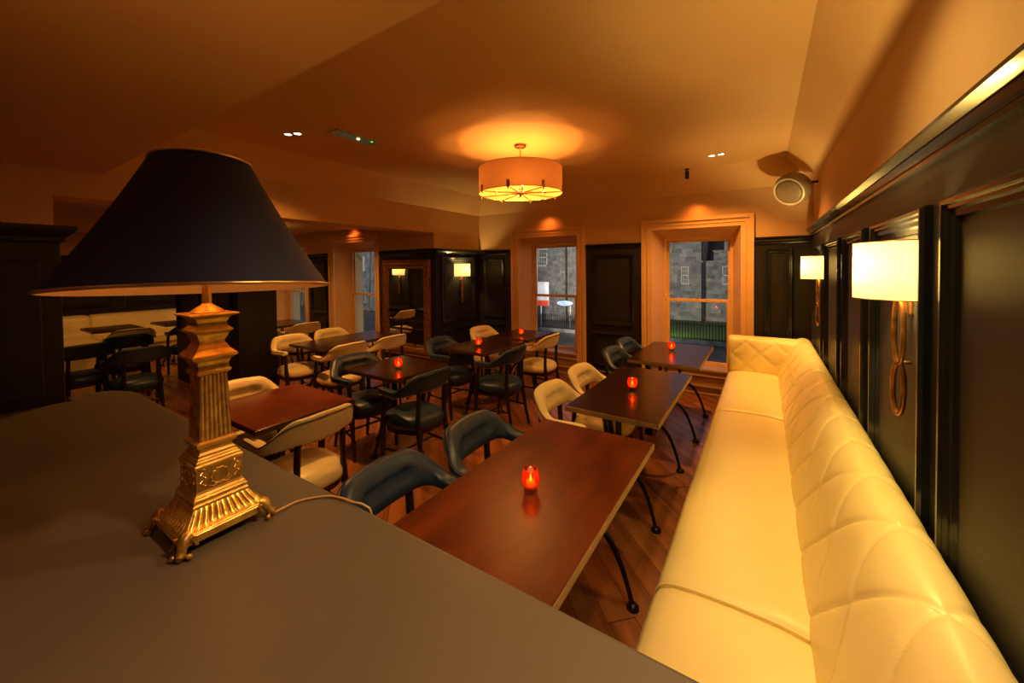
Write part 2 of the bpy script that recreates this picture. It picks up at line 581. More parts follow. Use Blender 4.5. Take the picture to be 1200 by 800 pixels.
def window(n, cx, y, arch_half=0.665, ext=True):
    OPH = HALF[cx]
    gx = cx - (0.04 if n == 3 else 0.13 if n == 4 else 0)
    r = struct_empty('window_%d' % n)
    AH, AT = arch_half, 2.285
    # moulded architrave running to the floor, three steps
    mb = MB()
    w_arch = AH - OPH
    frame_rect(mb, cx - AH, cx + AH, 0.0, AT, w_arch, y - 0.022, y + 0.01, bottom=False)
    frame_rect(mb, cx - AH, cx + AH, 0.0, AT, 0.045, y - 0.042, y - 0.021, bottom=False)
    frame_rect(mb, cx - AH + 0.075, cx + AH - 0.075, 0.0, AT - 0.075, 0.018, y - 0.032, y - 0.021, bottom=False)
    mb.obj('architrave', trimw, r, bevel=0.004)
    # splayed reveal: two cheeks and a head
    G = y + 0.27
    fh, ft = 0.425, 2.045
    mb = MB()
    a, b = cx - OPH, cx + OPH
    c, d = gx - fh, gx + fh
    mb.add([(a, y, 0.30), (c, G, 0.30), (c, G, ft), (a, y, OPZ), (a - 0.0, G + 0.05, 0.30), (a, G + 0.05, OPZ)],
           [(0, 1, 2, 3), (0, 4, 1), (3, 2, 5)])
    mb.add([(b, y, 0.30), (d, G, 0.30), (d, G, ft), (b, y, OPZ)], [(3, 2, 1, 0)])
    mb.add([(a, y, OPZ), (b, y, OPZ), (d, G, ft), (c, G, ft)], [(0, 1, 2, 3)])
    mb.obj('reveal', trimw, r)
    # outer box frame
    mb = MB()
    xl, xr = cx - OPH + 0.002, cx + OPH - 0.002
    gi = 0.390
    mb.box(xl, gx - gi, G, G + 0.085, 0.30, OPZ - 0.002)
    mb.box(gx + gi, xr, G, G + 0.085, 0.30, OPZ - 0.002)
    mb.box(gx - gi, gx + gi, G, G + 0.085, ft - 0.035, OPZ - 0.002)
    mb.box(gx - gi, gx + gi, G, G + 0.085, 0.30, 0.33)
    mb.obj('box_frame', trimw, r, bevel=0.003)
    gh, zt, zr, zb = 0.367, 1.99, 1.186, 0.372
    # upper sash (outer) and lower sash (inner)
    mb = MB()
    frame_rect(mb, gx - gh - 0.03, gx + gh + 0.03, zr - 0.02, zt + 0.03, 0.033, G + 0.045, G + 0.075)
    us = mb.obj('upper_sash', trimw, r, bevel=0.003)
    mb = MB()
    frame_rect(mb, gx - gh - 0.03, gx + gh + 0.03, zb - 0.05, zr + 0.022, 0.042, G + 0.008, G + 0.042)
    ls = mb.obj('lower_sash', trimw, r, bevel=0.003)
    MB().box(gx - gh - 0.01, gx + gh + 0.01, G + 0.058, G + 0.062, zr, zt + 0.01).obj('pane', pane_m, us)
    MB().box(gx - gh - 0.01, gx + gh + 0.01, G + 0.023, G + 0.027, zb - 0.02, zr + 0.0).obj('pane', pane_m, ls)
    # fittings
    mb = MB().lathe([(0.004, 0), (0.016, 0.0), (0.014, 0.012), (0.007, 0.018), (0.011, 0.03), (0.001, 0.034)], 12)
    mb.obj('sash_lock', brass_nail, r, smooth=True, loc=(gx + 0.02, G + 0.028, zr + 0.022))
    for sx in (-1, 1):
        MB().sphere((0, 0, 0), 0.010, 10, 6).obj('sash_knob', brass_nail, r, smooth=True, loc=(gx + sx * (fh - 0.03), G - 0.004, zr + 0.01))
    # sill board and apron with two ledges
    mb = MB().box(cx - OPH + 0.001, cx + OPH - 0.001, y - 0.05, G + 0.01, 0.295, 0.33)
    mb.obj('sill', step_m, r, bevel=0.008)
    mb = MB().box(cx - OPH, cx + OPH, y - 0.03, y + 0.02, 0.0, 0.296)
    mb.obj('apron', step_m, r)
    for z0, z1, p in ((0.232, 0.252, 0.055), (0.095, 0.120, 0.065), (0.0, 0.03, 0.075)):
        MB().box(cx - OPH, cx + OPH, y - p, y - 0.029, z0, z1).obj('ledge', step_m, r, bevel=0.006)
    # stone reveal outside the glass
    if ext:
        mb = MB()
        mb.box(gx - 0.62, gx - 0.43, G + 0.09, G + 0.26, 0.1, 2.3)
        mb.box(gx + 0.43, gx + 0.62, G + 0.09, G + 0.26, 0.1, 2.3)
        mb.box(gx - 0.62, gx + 0.62, G + 0.09, G + 0.26, 2.05, 2.3)
        mb.box(gx - 0.62, gx + 0.62, G + 0.09, G + 0.28, 0.12, 0.24)
        mb.obj('outer_reveal', ext_reveal, r)
    return r


window(2, W2, YN, ext=False)
window(1, W1, YN, ext=False)
window(3, W3, 4.42, 0.74)
window(4, W4, 4.42, 0.80)


# ------------------------------------------------------------------ dado panelling
# built in a local frame (x along the wall, z up, y = out of the wall), then placed
def moulding_frame(w_, h_):
    """raised bolection frame round a panel, stepped profile; local x 0..w, z 0..h, out towards -y"""
    prof = [(0.0, 0.0), (0.0, 0.020), (0.010, 0.030), (0.022, 0.030), (0.027, 0.022), (0.036, 0.022), (0.042, 0.013), (0.058, 0.011), (0.066, 0.0)]
    mb = MB()
    rings = []
    for d, p in prof:
        rings.append([(d, -p, d), (w_ - d, -p, d), (w_ - d, -p, h_ - d), (d, -p, h_ - d)])
    mb.rings(rings, True, False)
    return mb


def dado(n, loc, rz, length, ztop, panels, pm=0.010, railp=0.045):
    """panels: list of (x0, x1, z0, z1)"""
    r = struct_empty('trim_%d' % n)
    r.location = loc
    r.rotation_euler = (0, 0, rz)
    MB().box(0, length, -0.014, 0.0, 0.0, ztop).obj('backing_board', dado_m, r)
    for x0, x1, z0, z1 in panels:
        o = moulding_frame(x1 - x0, z1 - z0).obj('panel_moulding', dado_gloss, r, smooth=True)
        o.location = (x0, -0.0139, z0)
        p = MB().box(0.085, x1 - x0 - 0.085, -0.004, 0.0, 0.085, z1 - z0 - 0.085).obj('panel', dado_m, r, bevel=0.003)
        p.location = (x0, -0.0139, z0)
    # stepped top rail
    prof = [(0.0, -0.075), (0.016, -0.075), (0.018, -0.062), (0.010, -0.056), (0.022, -0.046), (0.030, -0.030), (0.024, -0.022), (0.036, -0.014), (railp, -0.006), (railp, 0.006), (0.0, 0.006)]
    rings = [[(x, -0.0139 - p, ztop + z) for p, z in prof] for x in (0, length)]
    MB().rings(rings).obj('dado_rail', dado_gloss, r, smooth=True)
    # skirting
    rings = [[(x, -0.0139 - p, z) for p, z in ((0, 0), (0.02, 0), (0.02, 0.11), (0.012, 0.125), (0.008, 0.14), (0, 0.14))] for x in (0, length)]
    MB().rings(rings).obj('skirting', dado_gloss, r)
    return r


ZD = 1.985
# east wall: faces -x ; local x runs towards -y  (rz = -90deg : local x -> -y, local -y -> -x)
ys = [(4.45, 5.18), (3.51, 4.24), (2.70, 3.34), (1.79, 2.525), (0.70, 1.637), (-0.4, 0.55)]
pl = []
for y0, y1 in ys:
    pl.append((YN - y1, YN - y0, 0.68, 1.84))
    pl.append((YN - y1, YN - y0, 0.20, 0.58))
dado(2, (XR, YN, 0), -PI / 2, YN + 1.2, 2.05, pl, railp=0.055)
# north wall pieces, face -y, rz 0
dado(3, (W2 + 0.667, YN, 0), 0, XR - 0.014 - (W2 + 0.667), ZD, [(0.10, 0.38, 0.68, 1.86), (0.10, 0.38, 0.2, 0.58)], railp=0.018)
dado(4, (W1 + 0.667, YN, 0), 0, (W2 - 0.667) - (W1 + 0.667), ZD, [(0.10, 0.72, 0.80, 1.84), (0.10, 0.72, 0.2, 0.70)], railp=0.018)
dado(5, (XL + 0.014, YN, 0), 0, (W1 - 0.667) - (XL + 0.014), ZD - 0.02, [(0.10, 0.54, 0.80, 1.83), (0.10, 0.54, 0.2, 0.70)], railp=0.018)
# chimney breast, faces +x : local -y -> +x : rz = +90deg (local x -> +y)
dado(6, (XL, 4.42, 0), PI / 2, YN - 4.42, ZD - 0.02, [(0.13, 0.97, 0.80, 1.85), (0.13, 0.97, 0.2, 0.70)], railp=0.026)
# mirror wall and the pieces between the far windows
dado(7, (W3 + 0.745, 4.42, 0), 0, XL - (W3 + 0.745), ZD - 0.02, [(0.10, 1.10, 0.80, 1.85), (0.10, 1.10, 0.2, 0.70)], railp=0.018)
dado(8, (W4 + 0.805, 4.42, 0), 0, (W3 - 0.745) - (W4 + 0.805), ZD - 0.02, [(0.08, 0.61, 0.80, 1.85), (0.08, 0.61, 0.2, 0.70)], railp=0.018)
dado(9, (-10.6, 4.42, 0), 0, (W4 - 0.805) + 10.6, ZD - 0.02, [(0.10, 1.05, 0.80, 1.85), (0.10, 1.05, 0.2, 0.70)], railp=0.018)
# far west wall, faces +x
dado(10, (-10.6, -1.2, 0), PI / 2, 4.42 + 1.2, ZD - 0.02, [(0.2 + 1.1 * i, 1.15 + 1.1 * i, 1.0, 1.85) for i in range(5)], railp=0.018)
# panelled wall stub in the far room
st = struct_empty('wall_stub')
box('stub_core', plaster, -7.6, -5.55, 2.26, 2.68, 0, 2.39, parent=st)
MB().box(-7.62, -5.53, 2.24, 2.70, 0, 2.02).obj('stub_boarding', dado_m, st)
for y0, rz, x0 in ((2.24, 0, -7.55), (2.70, PI, -5.6)):
    for i in range(2):
        o = moulding_frame(0.85, 1.1).obj('panel_moulding', dado_gloss, st, smooth=True)
        o.rotation_euler = (0, 0, rz)
        o.location = (x0 + (i * 1.0 + 0.03) * (1 if rz == 0 else -1), y0, 0.75)
# west pier boarding
MB().box(XL - 0.36, XL + 0.014, -1.19, 0.594, 0, 1.9).obj('trim_11', dado_m, kind='structure')

# ------------------------------------------------------------------ counter and cupboard
ct = thing('bar_counter', 'long dark grey bar counter with a smooth painted top in the foreground', 'counter', (-1.0, 0, 0))


def L(x, y=0, z=0):
    return (x + 1.0, y, z)


poly = [(0.46, -0.55), (0.46, 0.56), (-2.40, 0.56)]
for k in range(1, 9):
    a = PI / 2 + k * PI / 16
    poly.append((-2.40 + 0.20 * math.cos(a), 0.42 + 0.14 * math.sin(a)))
poly += [(-2.60, 0.37), (-2.51, 0.37), (-2.51, -0.55)]
poly = [(x + 1.0, y) for x, y in poly]
MB().prism(poly, 1.06, 1.10).obj('countertop', counter_m, ct, bevel=0.008)
MB().box(*[v for v in (-2.50 + 1, 0.42 + 1, -0.50, 0.50, 0.10, 1.06)]).obj('counter_front', dado_m, ct)
for i in range(4):
    o = moulding_frame(0.62, 0.70).obj('panel_moulding', dado_gloss, ct, smooth=True)
    o.rotation_euler = (0, 0, PI)
    o.location = (0.35 + 1 - i * 0.72, 0.50, 0.22)
MB().box(-2.47 + 1, 0.40 + 1, -0.45, 0.47, 0.0, 0.10).obj('plinth', cupb_m, ct)

cb = thing('cupboard', 'tall black cupboard with a cornice at the left end of the bar counter', 'cupboard', (-2.8, -0.1, 0))
MB().box(-0.27, 0.27, -0.44, 0.46, 0.0, 1.80).obj('carcass', cupb_m, cb, bevel=0.004)
rings = []
for d, z in ((0.0, 1.775), (0.012, 1.785), (0.012, 1.80), (0.03, 1.815), (0.045, 1.835), (0.045, 1.85)):
    rings.append([(-0.27 - d, -0.44 - d, z), (0.27 + d, -0.44 - d, z), (0.27 + d, 0.46 + d, z), (-0.27 - d, 0.46 + d, z)])
MB().rings(rings).obj('cornice', cupb_m, cb)
MB().box(0.27, 0.285, -0.36, 0.40, 1.14, 1.70).obj('door', cupb_m, cb, bevel=0.004)


# ------------------------------------------------------------------ desk lamp
LX, LY, LZ = -1.01, 0.35, 1.10
lp = thing('desk_lamp', 'gilded column desk lamp with a wide navy shade on the bar counter', 'lamp', (LX, LY, LZ))


def zz(z):
    return z - LZ


# lion-paw feet
for sx in (-1, 1):
    for sy in (-1, 1):
        mb = MB()
        d = Vector((sx, sy, 0)).normalized()
        p0 = Vector((sx * 0.066, sy * 0.066, 0))
        mb.tube([p0 + d * 0.0 + Vector((0, 0, 0.034)), p0 + d * 0.010 + Vector((0, 0, 0.029)), p0 + d * 0.016 + Vector((0, 0, 0.019)),
                 p0 + d * 0.020 + Vector((0, 0, 0.010)), p0 + d * 0.028 + Vector((0, 0, 0.007))], [0.013, 0.012, 0.008, 0.009, 0.006], 10)
        for t in (-0.6, 0, 0.6):
            dd = Matrix.Rotation(t, 3, 'Z') @ d
            mb.sphere(p0 + dd * 0.0245 + Vector((0, 0, 0.0062)), 0.0060, 8, 6)
        for t in (-1, 1):
            dd = Matrix.Rotation(t * 1.2, 3, 'Z') @ d
            mb.tube([p0 + dd * 0.006 + Vector((0, 0, 0.03)), p0 + dd * 0.018 + Vector((0, 0, 0.032)), p0 + dd * 0.022 + Vector((0, 0, 0.022)),
                     p0 + dd * 0.013 + Vector((0, 0, 0.022))], [0.006, 0.005, 0.004, 0.002], 8)
        mb.obj('foot', gold_dk, lp, smooth=True)
# plinth
MB().square([(0.074, zz(1.1185)), (0.0785, zz(1.119)), (0.0785, zz(1.1330)), (0.0765, zz(1.1345)), (0.0765, zz(1.1365)), (0.074, zz(1.1385)), (0.072, zz(1.1400))]).obj('plinth', gold, lp, bevel=0.0008)
# gadrooned sloping base
mb = MB()
NF, n = 11, 11 * 8
rings = []
for t in range(9):
    u = t / 8
    z = zz(1.1395) + u * 0.0300
    h = 0.0735 - 0.0240 * (u ** 0.62)
    amp = 0.0032 * math.sin(PI * min(1, u * 0.9 + 0.08)) ** 0.6
    ring = []
    for side in range(4):
        for k in range(n):
            s = -1 + 2 * k / n
            bulge = amp * abs(math.sin(PI * (s + 1) / 2 * NF)) if 0 < k < n else 0
            hh = h + bulge * (1 - abs(s) ** 12)
            x, y = {0: (s * h, -hh), 1: (hh, s * h), 2: (-s * h, hh), 3: (-hh, -s * h)}[side]
            ring.append((x, y, z))
    rings.append(ring)
mb.rings(rings)
mb.obj('fluted_base', gold, lp, smooth=True)
MB().square([(0.0497, zz(1.1680)), (0.0507, zz(1.1700)), (0.0507, zz(1.1750)), (0.0470, zz(1.1780)), (0.0490, zz(1.1805)), (0.0490, zz(1.1850)), (0.0460, zz(1.1870)), (0.0465, zz(1.1900)),
             (0.0425, zz(1.1930)), (0.0420, zz(1.1975))]).obj('stepped_moulding', gold, lp, bevel=0.0006)
blk = MB().square([(0.0415, zz(1.196)), (0.0415, zz(1.2440))]).obj('block', gold_dk, lp, bevel=0.0008)
# wreaths in relief on the block's four faces
for rz in (0, PI / 2, PI, -PI / 2):
    mb = MB()
    for k in range(22):
        a = 2 * PI * k / 22
        cx_, cz_ = 0.0155 * math.cos(a), zz(1.2200) + 0.0155 * math.sin(a)
        t = Vector((-math.sin(a + 0.5 * (1 if k % 2 else -1)), 0, math.cos(a + 0.5 * (1 if k % 2 else -1))))
        c = Vector((cx_, -0.0425, cz_))
        mb.tube([c - t * 0.0038, c, c + t * 0.0038], [0.0006, 0.0017, 0.0005], 6)
    mb.tube([(-0.006, -0.0425, zz(1.2045)), (-0.012, -0.0435, zz(1.2015)), (-0.020, -0.042, zz(1.2065))], [0.0014, 0.0016, 0.0005], 6)
    mb.tube([(0.006, -0.0425, zz(1.2045)), (0.012, -0.0435, zz(1.2015)), (0.020, -0.042, zz(1.2065))], [0.0014, 0.0016, 0.0005], 6)
    for sx in (-1, 1):
        for j in range(5):
            zq = zz(1.2040) + j * 0.008
            mb.tube([(sx * 0.030, -0.0415, zq), (sx * (0.030 + (0.005 if j % 2 else -0.004)), -0.0432, zq + 0.005), (sx * 0.030, -0.0415, zq + 0.009)], [0.0006, 0.0014, 0.0005], 6)
    o = mb.obj('wreath_relief', gold, blk, smooth=True)
    o.rotation_euler = (0, 0, rz)
MB().square([(0.0420, zz(1.2430)), (0.0427, zz(1.2440)), (0.0440, zz(1.2475)), (0.0440, zz(1.2510)), (0.0410, zz(1.2530)), (0.0400, zz(1.2570)), (0.0375, zz(1.2590)), (0.0372, zz(1.2620)),
             (0.0345, zz(1.2640)), (0.0335, zz(1.2690)), (0.0300, zz(1.2720)), (0.0290, zz(1.2790)), (0.0345, zz(1.2840)), (0.0365, zz(1.2890)),
             (0.0365, zz(1.2925)), (0.0310, zz(1.2950))]).obj('stepped_cap', gold, lp, bevel=0.0006)
# reeded tapering shaft
mb = MB()
NF, n = 7, 7 * 8
rings = []
for t in range(5):
    u = t / 4
    z = zz(1.294) + u * 0.139
    h = 0.0292 + (0.0250 - 0.0292) * u
    ring = []
    for side in range(4):
        for k in range(n):
            s = -1 + 2 * k / n
            g = 0.0016 * (1 - abs(math.sin(PI * (s + 1) / 2 * NF))) if 0 < k < n else 0
            hh = h - g
            x, y = {0: (s * h, -hh), 1: (hh, s * h), 2: (-s * h, hh), 3: (-hh, -s * h)}[side]
            ring.append((x, y, z))
    rings.append(ring)
mb.rings(rings)
mb.obj('reeded_shaft', gold_dk, lp, smooth=True)
MB().square([(0.0262, zz(1.4310)), (0.0310, zz(1.4360)), (0.0312, zz(1.4400)), (0.0285, zz(1.4430)), (0.0275, zz(1.4520)), (0.0290, zz(1.4560)), (0.0300, zz(1.4600)), (0.0335, zz(1.4640)),
             (0.0405, zz(1.4690)), (0.0410, zz(1.4720)), (0.0390, zz(1.4750)), (0.0300, zz(1.4850)), (0.0240, zz(1.4960)), (0.0225, zz(1.5010)), (0.0240, zz(1.5040)),
             (0.0275, zz(1.5120)), (0.0285, zz(1.5170)), (0.0330, zz(1.5215)), (0.0352, zz(1.5235)), (0.0352, zz(1.5260)), (0.0300, zz(1.5310)), (0.0265, zz(1.5350)), (0.0265, zz(1.5420)),
             (0.0275, zz(1.5440)), (0.0300, zz(1.5500)), (0.0340, zz(1.5540)), (0.0440, zz(1.5580)), (0.0445, zz(1.5605)), (0.0380, zz(1.5625))]).obj('capital', gold, lp, bevel=0.0006)
MB().lathe([(0.030, zz(1.5620)), (0.031, zz(1.5640)), (0.024, zz(1.5700)), (0.015, zz(1.5760)), (0.010, zz(1.5800)), (0.009, zz(1.5820))], 24).obj('dome', gold, lp, smooth=True)
MB().lathe([(0.0085, zz(1.578)), (0.0085, zz(1.64)), (0.012, zz(1.642)), (0.014, zz(1.70)), (0.012, zz(1.705))], 16).obj('lamp_holder', gold, lp, smooth=True)
MB().lathe([(0.012, zz(1.704)), (0.020, zz(1.72)), (0.028, zz(1.75)), (0.026, zz(1.775)), (0.012, zz(1.79)), (0.001, zz(1.794))], 16).obj('bulb',
    mat('frosted_bulb', (0.9, 0.8, 0.6), 0.4, emit=WARM, estr=1.0, var=0.01), lp, smooth=True)
# shade, tipped a little
ZB, ZT, RB, RT = 1.610, 1.885, 0.237, 0.0875
TILT = math.radians(4.2)
sh = empty('lamp_shade_pivot')
C.objects.unlink(sh)
bpy.data.objects.remove(sh)
away = math.atan2(LY, LX)


def tilt(v):
    """tip the shade about its centre so the rim nearest the bar's user is raised"""
    p = Vector(v)
    ax = Vector((-math.sin(away), math.cos(away), 0))
    piv = Vector((0, 0, zz(1.70)))
    return Matrix.Rotation(TILT, 4, ax) @ (p - piv) + piv


def shade_ring(r, z, n=72):
    return [tilt((r * math.cos(2 * PI * k / n), r * math.sin(2 * PI * k / n), zz(z))) for k in range(n)]


outer = [shade_ring(RB + (RT - RB) * t - 0.006 * math.sin(PI * t), ZB + (ZT - ZB) * t) for t in [i / 12 for i in range(13)]]
inner = [shade_ring(RB - 0.003 + (RT - RB) * t - 0.006 * math.sin(PI * t), ZB + (ZT - ZB) * t) for t in [i / 12 for i in range(13)]]
MB().rings(outer, True, False).obj('lamp_shade', navy, lp, smooth='all')
MB().rings([r[::-1] for r in inner], True, False).obj('shade_lining', shade_in, lp, smooth='all')
for nm, r, z in (('shade_trim', RB, ZB + 0.003), ('shade_trim', RT, ZT)):
    pts = shade_ring(r + 0.0005, z, 72)
    MB().tube(pts + [pts[0]], 0.0029, 8, False).obj(nm, brass_nail, lp, smooth='all')
mb = MB()
for k in range(3):
    a = 2 * PI * k / 3 + 0.4
    mb.tube([tilt((0.012 * math.cos(a), 0.012 * math.sin(a), zz(1.84))), tilt((RT * math.cos(a), RT * math.sin(a), zz(ZT)))], 0.0012, 6)
mb.tube([(0, 0, zz(1.79)), tilt((0, 0, zz(1.845)))], 0.004, 8)
mb.obj('shade_carrier', chrome, lp)
point('desk_lamp_bulb', (LX, LY, 1.835), 3.2, (1.0, 0.42, 0.10), 0.02)

cord_pts = [(-0.925, 0.43, 1.106), (-0.929, 0.47, 1.1035), (-0.926, 0.492, 1.1035), (-0.905, 0.522, 1.1035), (-0.88, 0.542, 1.104), (-0.846, 0.552, 1.1045), (-0.812, 0.556, 1.1045), (-0.78, 0.566, 1.101), (-0.765, 0.574, 1.07), (-0.76, 0.577, 0.9), (-0.76, 0.577, 0.55)]


def smooth_path(pts, k=6):
    pts = [Vector(p) for p in pts]
    out = []
    for i in range(len(pts) - 1):
        p0, p1, p2, p3 = pts[max(i - 1, 0)], pts[i], pts[i + 1], pts[min(i + 2, len(pts) - 1)]
        for j in range(k):
            t = j / k
            out.append(0.5 * ((2 * p1) + (p2 - p0) * t + (2 * p0 - 5 * p1 + 4 * p2 - p3) * t * t + (3 * p1 - p0 - 3 * p2 + p3) * t ** 3))
    out.append(pts[-1])
    return out


cd = MB().tube([p - Vector((LX, LY, LZ)) for p in smooth_path(cord_pts)], 0.0026, 8).obj('power_cord', cable_m, lp, smooth=True)


# ------------------------------------------------------------------ banquette sofa
sf = thing('banquette', 'long cream leather banquette with diamond quilted back along the panelled wall', 'sofa', (0.05, 2.8, 0))
SX, SY = 0.05, 2.8
Y0, Y1 = 0.62, 5.27
# seat cushions: three with seams at 1.53, 3.63
for a, b in ((Y0, 1.53), (1.53, 3.63), (3.63, 5.09)):
    mb = MB()
    prof = [(0.20, 0.20), (0.20, 0.44), (0.14, 0.462), (0.05, 0.476), (-0.08, 0.480), (-0.20, 0.477), (-0.28, 0.468), (-0.325, 0.450), (-0.345, 0.420), (-0.350, 0.38), (-0.345, 0.33), (-0.335, 0.28), (-0.33, 0.20)]
    rings = []
    ny = max(12, int((b - a) / 0.03))
    for i in range(ny + 1):
        y = a + (b - a) * i / ny
        e = min(y - a, b - y)
        dz = -0.020 * math.exp(-(e / 0.022) ** 1.3) + 0.0035 * math.sin(y * 9.3) * (1 - math.exp(-e / 0.1))
        rings.append([(x - SX + (0.008 * math.exp(-(e / 0.02)) if x < -0.3 else 0), y - SY, z + (dz if z > 0.30 else 0)) for x, z in prof])
    mb.rings(rings)
    mb.obj('seat_cushion', sofa_m, sf, smooth='all')
    # seam piping
for y in (1.53, 3.63):
    pts = [(x - SX, y - SY, z - 0.008) for x, z in ((0.14, 0.462), (0.05, 0.476), (-0.08, 0.480), (-0.20, 0.477), (-0.28, 0.468), (-0.325, 0.450), (-0.345, 0.420), (-0.350, 0.38), (-0.345, 0.33), (-0.335, 0.28))]
    MB().tube(smooth_path(pts, 3), 0.0035, 6).obj('seam_piping', sofa_m, sf, smooth='all')
# backrest, quilted
ctrl = [(0.12, 0.40), (0.135, 0.47), (0.155, 0.54), (0.19, 0.63), (0.225, 0.72), (0.265, 0.795), (0.315, 0.842), (0.365, 0.852), (0.41, 0.835), (0.437, 0.79), (0.44, 0.72), (0.44, 0.30)]
pp = smooth_path([(x, 0, z) for x, z in ctrl], 8)
arc = [0]
for i in range(1, len(pp)):
    arc.append(arc[-1] + (pp[i] - pp[i - 1]).length)
A0 = arc[8]


def diamond(y, s, py, ps):
    """distance-like value to the two families of quilting lines"""
    a = y / py + s / ps
    b = y / py - s / ps
    da = abs(a - round(a))
    db = abs(b - round(b))
    return min(da, db), da, db


mb = MB()
rings = []
ny = int((Y1 - Y0) / 0.0105)
nrm = []
for i in range(len(pp)):
    t = (pp[min(i + 1, len(pp) - 1)] - pp[max(i - 1, 0)]).normalized()
    nrm.append(Vector((-t.z, 0, t.x)))
for k in range(ny + 1):
    y = Y0 + (Y1 - Y0) * k / ny
    ring = []
    for i, p in enumerate(pp):
        s = arc[i] - A0
        dm, da, db = diamond(y + 0.13, s, 0.35, 0.46)
        fade = sm(-0.05, 0.0, s) * (1 - sm(0.50, 0.60, s))
        puff = 0.006 * (1 - math.exp(-dm / 0.10)) - 0.006 * math.exp(-(dm / 0.020) ** 2)
        pleat = 0.004 * math.sin(s * 26 + 3) * math.exp(-((y - 3.6) / 0.5) ** 2) * sm(0.3, 0.45, s)
        q = p + nrm[i] * (puff + pleat) * fade
        ring.append((q.x - SX, y - SY, q.z))
    rings.append(ring[::-1])
mb.rings(rings)
mb.obj('backrest', sofa_m, sf, smooth='all')
# end arm with quilted face towards the room
mb = MB()
prof = [(5.10, 0.30), (5.085, 0.42), (5.07, 0.50), (5.055, 0.60), (5.050, 0.70), (5.060, 0.79), (5.085, 0.838), (5.125, 0.858), (5.18, 0.856), (5.235, 0.84), (5.265, 0.79), (5.27, 0.70), (5.27, 0.30)]
pp2 = smooth_path([(0, y, z) for y, z in prof], 5)
rings = []
nx = 56
for k in range(nx + 1):
    x = -0.345 + (0.36 + 0.345) * k / nx
    e = x + 0.345
    ring = []
    for i, p in enumerate(pp2):
        t = (pp2[min(i + 1, len(pp2) - 1)] - pp2[max(i - 1, 0)]).normalized()
        nv = Vector((0, -t.z, t.y))
        s = p.z
        dm, da, db = diamond(x + 0.17 - 0.14 * 0, s - 0.555 - 0.125 * 0, 0.28, 0.25)
        on = 1.0 if i < len(pp2) * 0.6 else 0.0
        fade = on * sm(0.42, 0.5, p.z) * (1 - sm(0.80, 0.85, p.z)) * sm(0, 0.03, e)
        puff = (0.008 * (1 - math.exp(-dm / 0.10)) - 0.007 * math.exp(-(dm / 0.03) ** 2)) * fade
        inset = 0.022 * math.exp(-e / 0.012)
        c = Vector((0, 5.16, 0.6))
        qv = p + nv * puff
        qv = Vector((0, qv.y + (c.y - qv.y) * inset / 0.11, qv.z - inset * (1 if p.z > 0.7 else 0)))
        ring.append((x - SX, qv.y - SY, qv.z))
    rings.append(ring)
mb.rings(rings)
mb.obj('end_arm', sofa_m, sf, smooth='all')
MB().box(-0.325 - SX, 0.43 - SX, Y0 + 0.01 - SY, 5.26 - SY, 0.06, 0.31).obj('base_frame', sofa_m, sf, bevel=0.01)
MB().box(-0.29 - SX, 0.42 - SX, Y0 + 0.03 - SY, 5.24 - SY, 0.0, 0.06).obj('plinth', darkwood, sf)


# ------------------------------------------------------------------ chairs
PATH = [(0.150, 0.226), (0.07, 0.233), (0.0, 0.240), (-0.075, 0.246), (-0.135, 0.230), (-0.185, 0.178), (-0.210, 0.092), (-0.216, 0.0)]
full = [Vector((x, y, 0)) for x, y in PATH] + [Vector((x, -y, 0)) for x, y in PATH[-2::-1]]
cpath = smooth_path(full, 5)
NP = len(cpath)
cl = [0]
for i in range(1, NP):
    cl.append(cl[-1] + (cpath[i] - cpath[i - 1]).length)
SLEN = cl[-1]


def band_z(a):
    """a: distance from the middle of the back; returns bottom, top"""
    top = 0.845 - 0.006 * sm(0.0, 0.15, a) - 0.136 * sm(0.14, 0.345, a)
    bot = 0.668 + 0.006 * sm(0.05, 0.2, a) - 0.020 * sm(0.2, 0.34, a)
    return bot, top


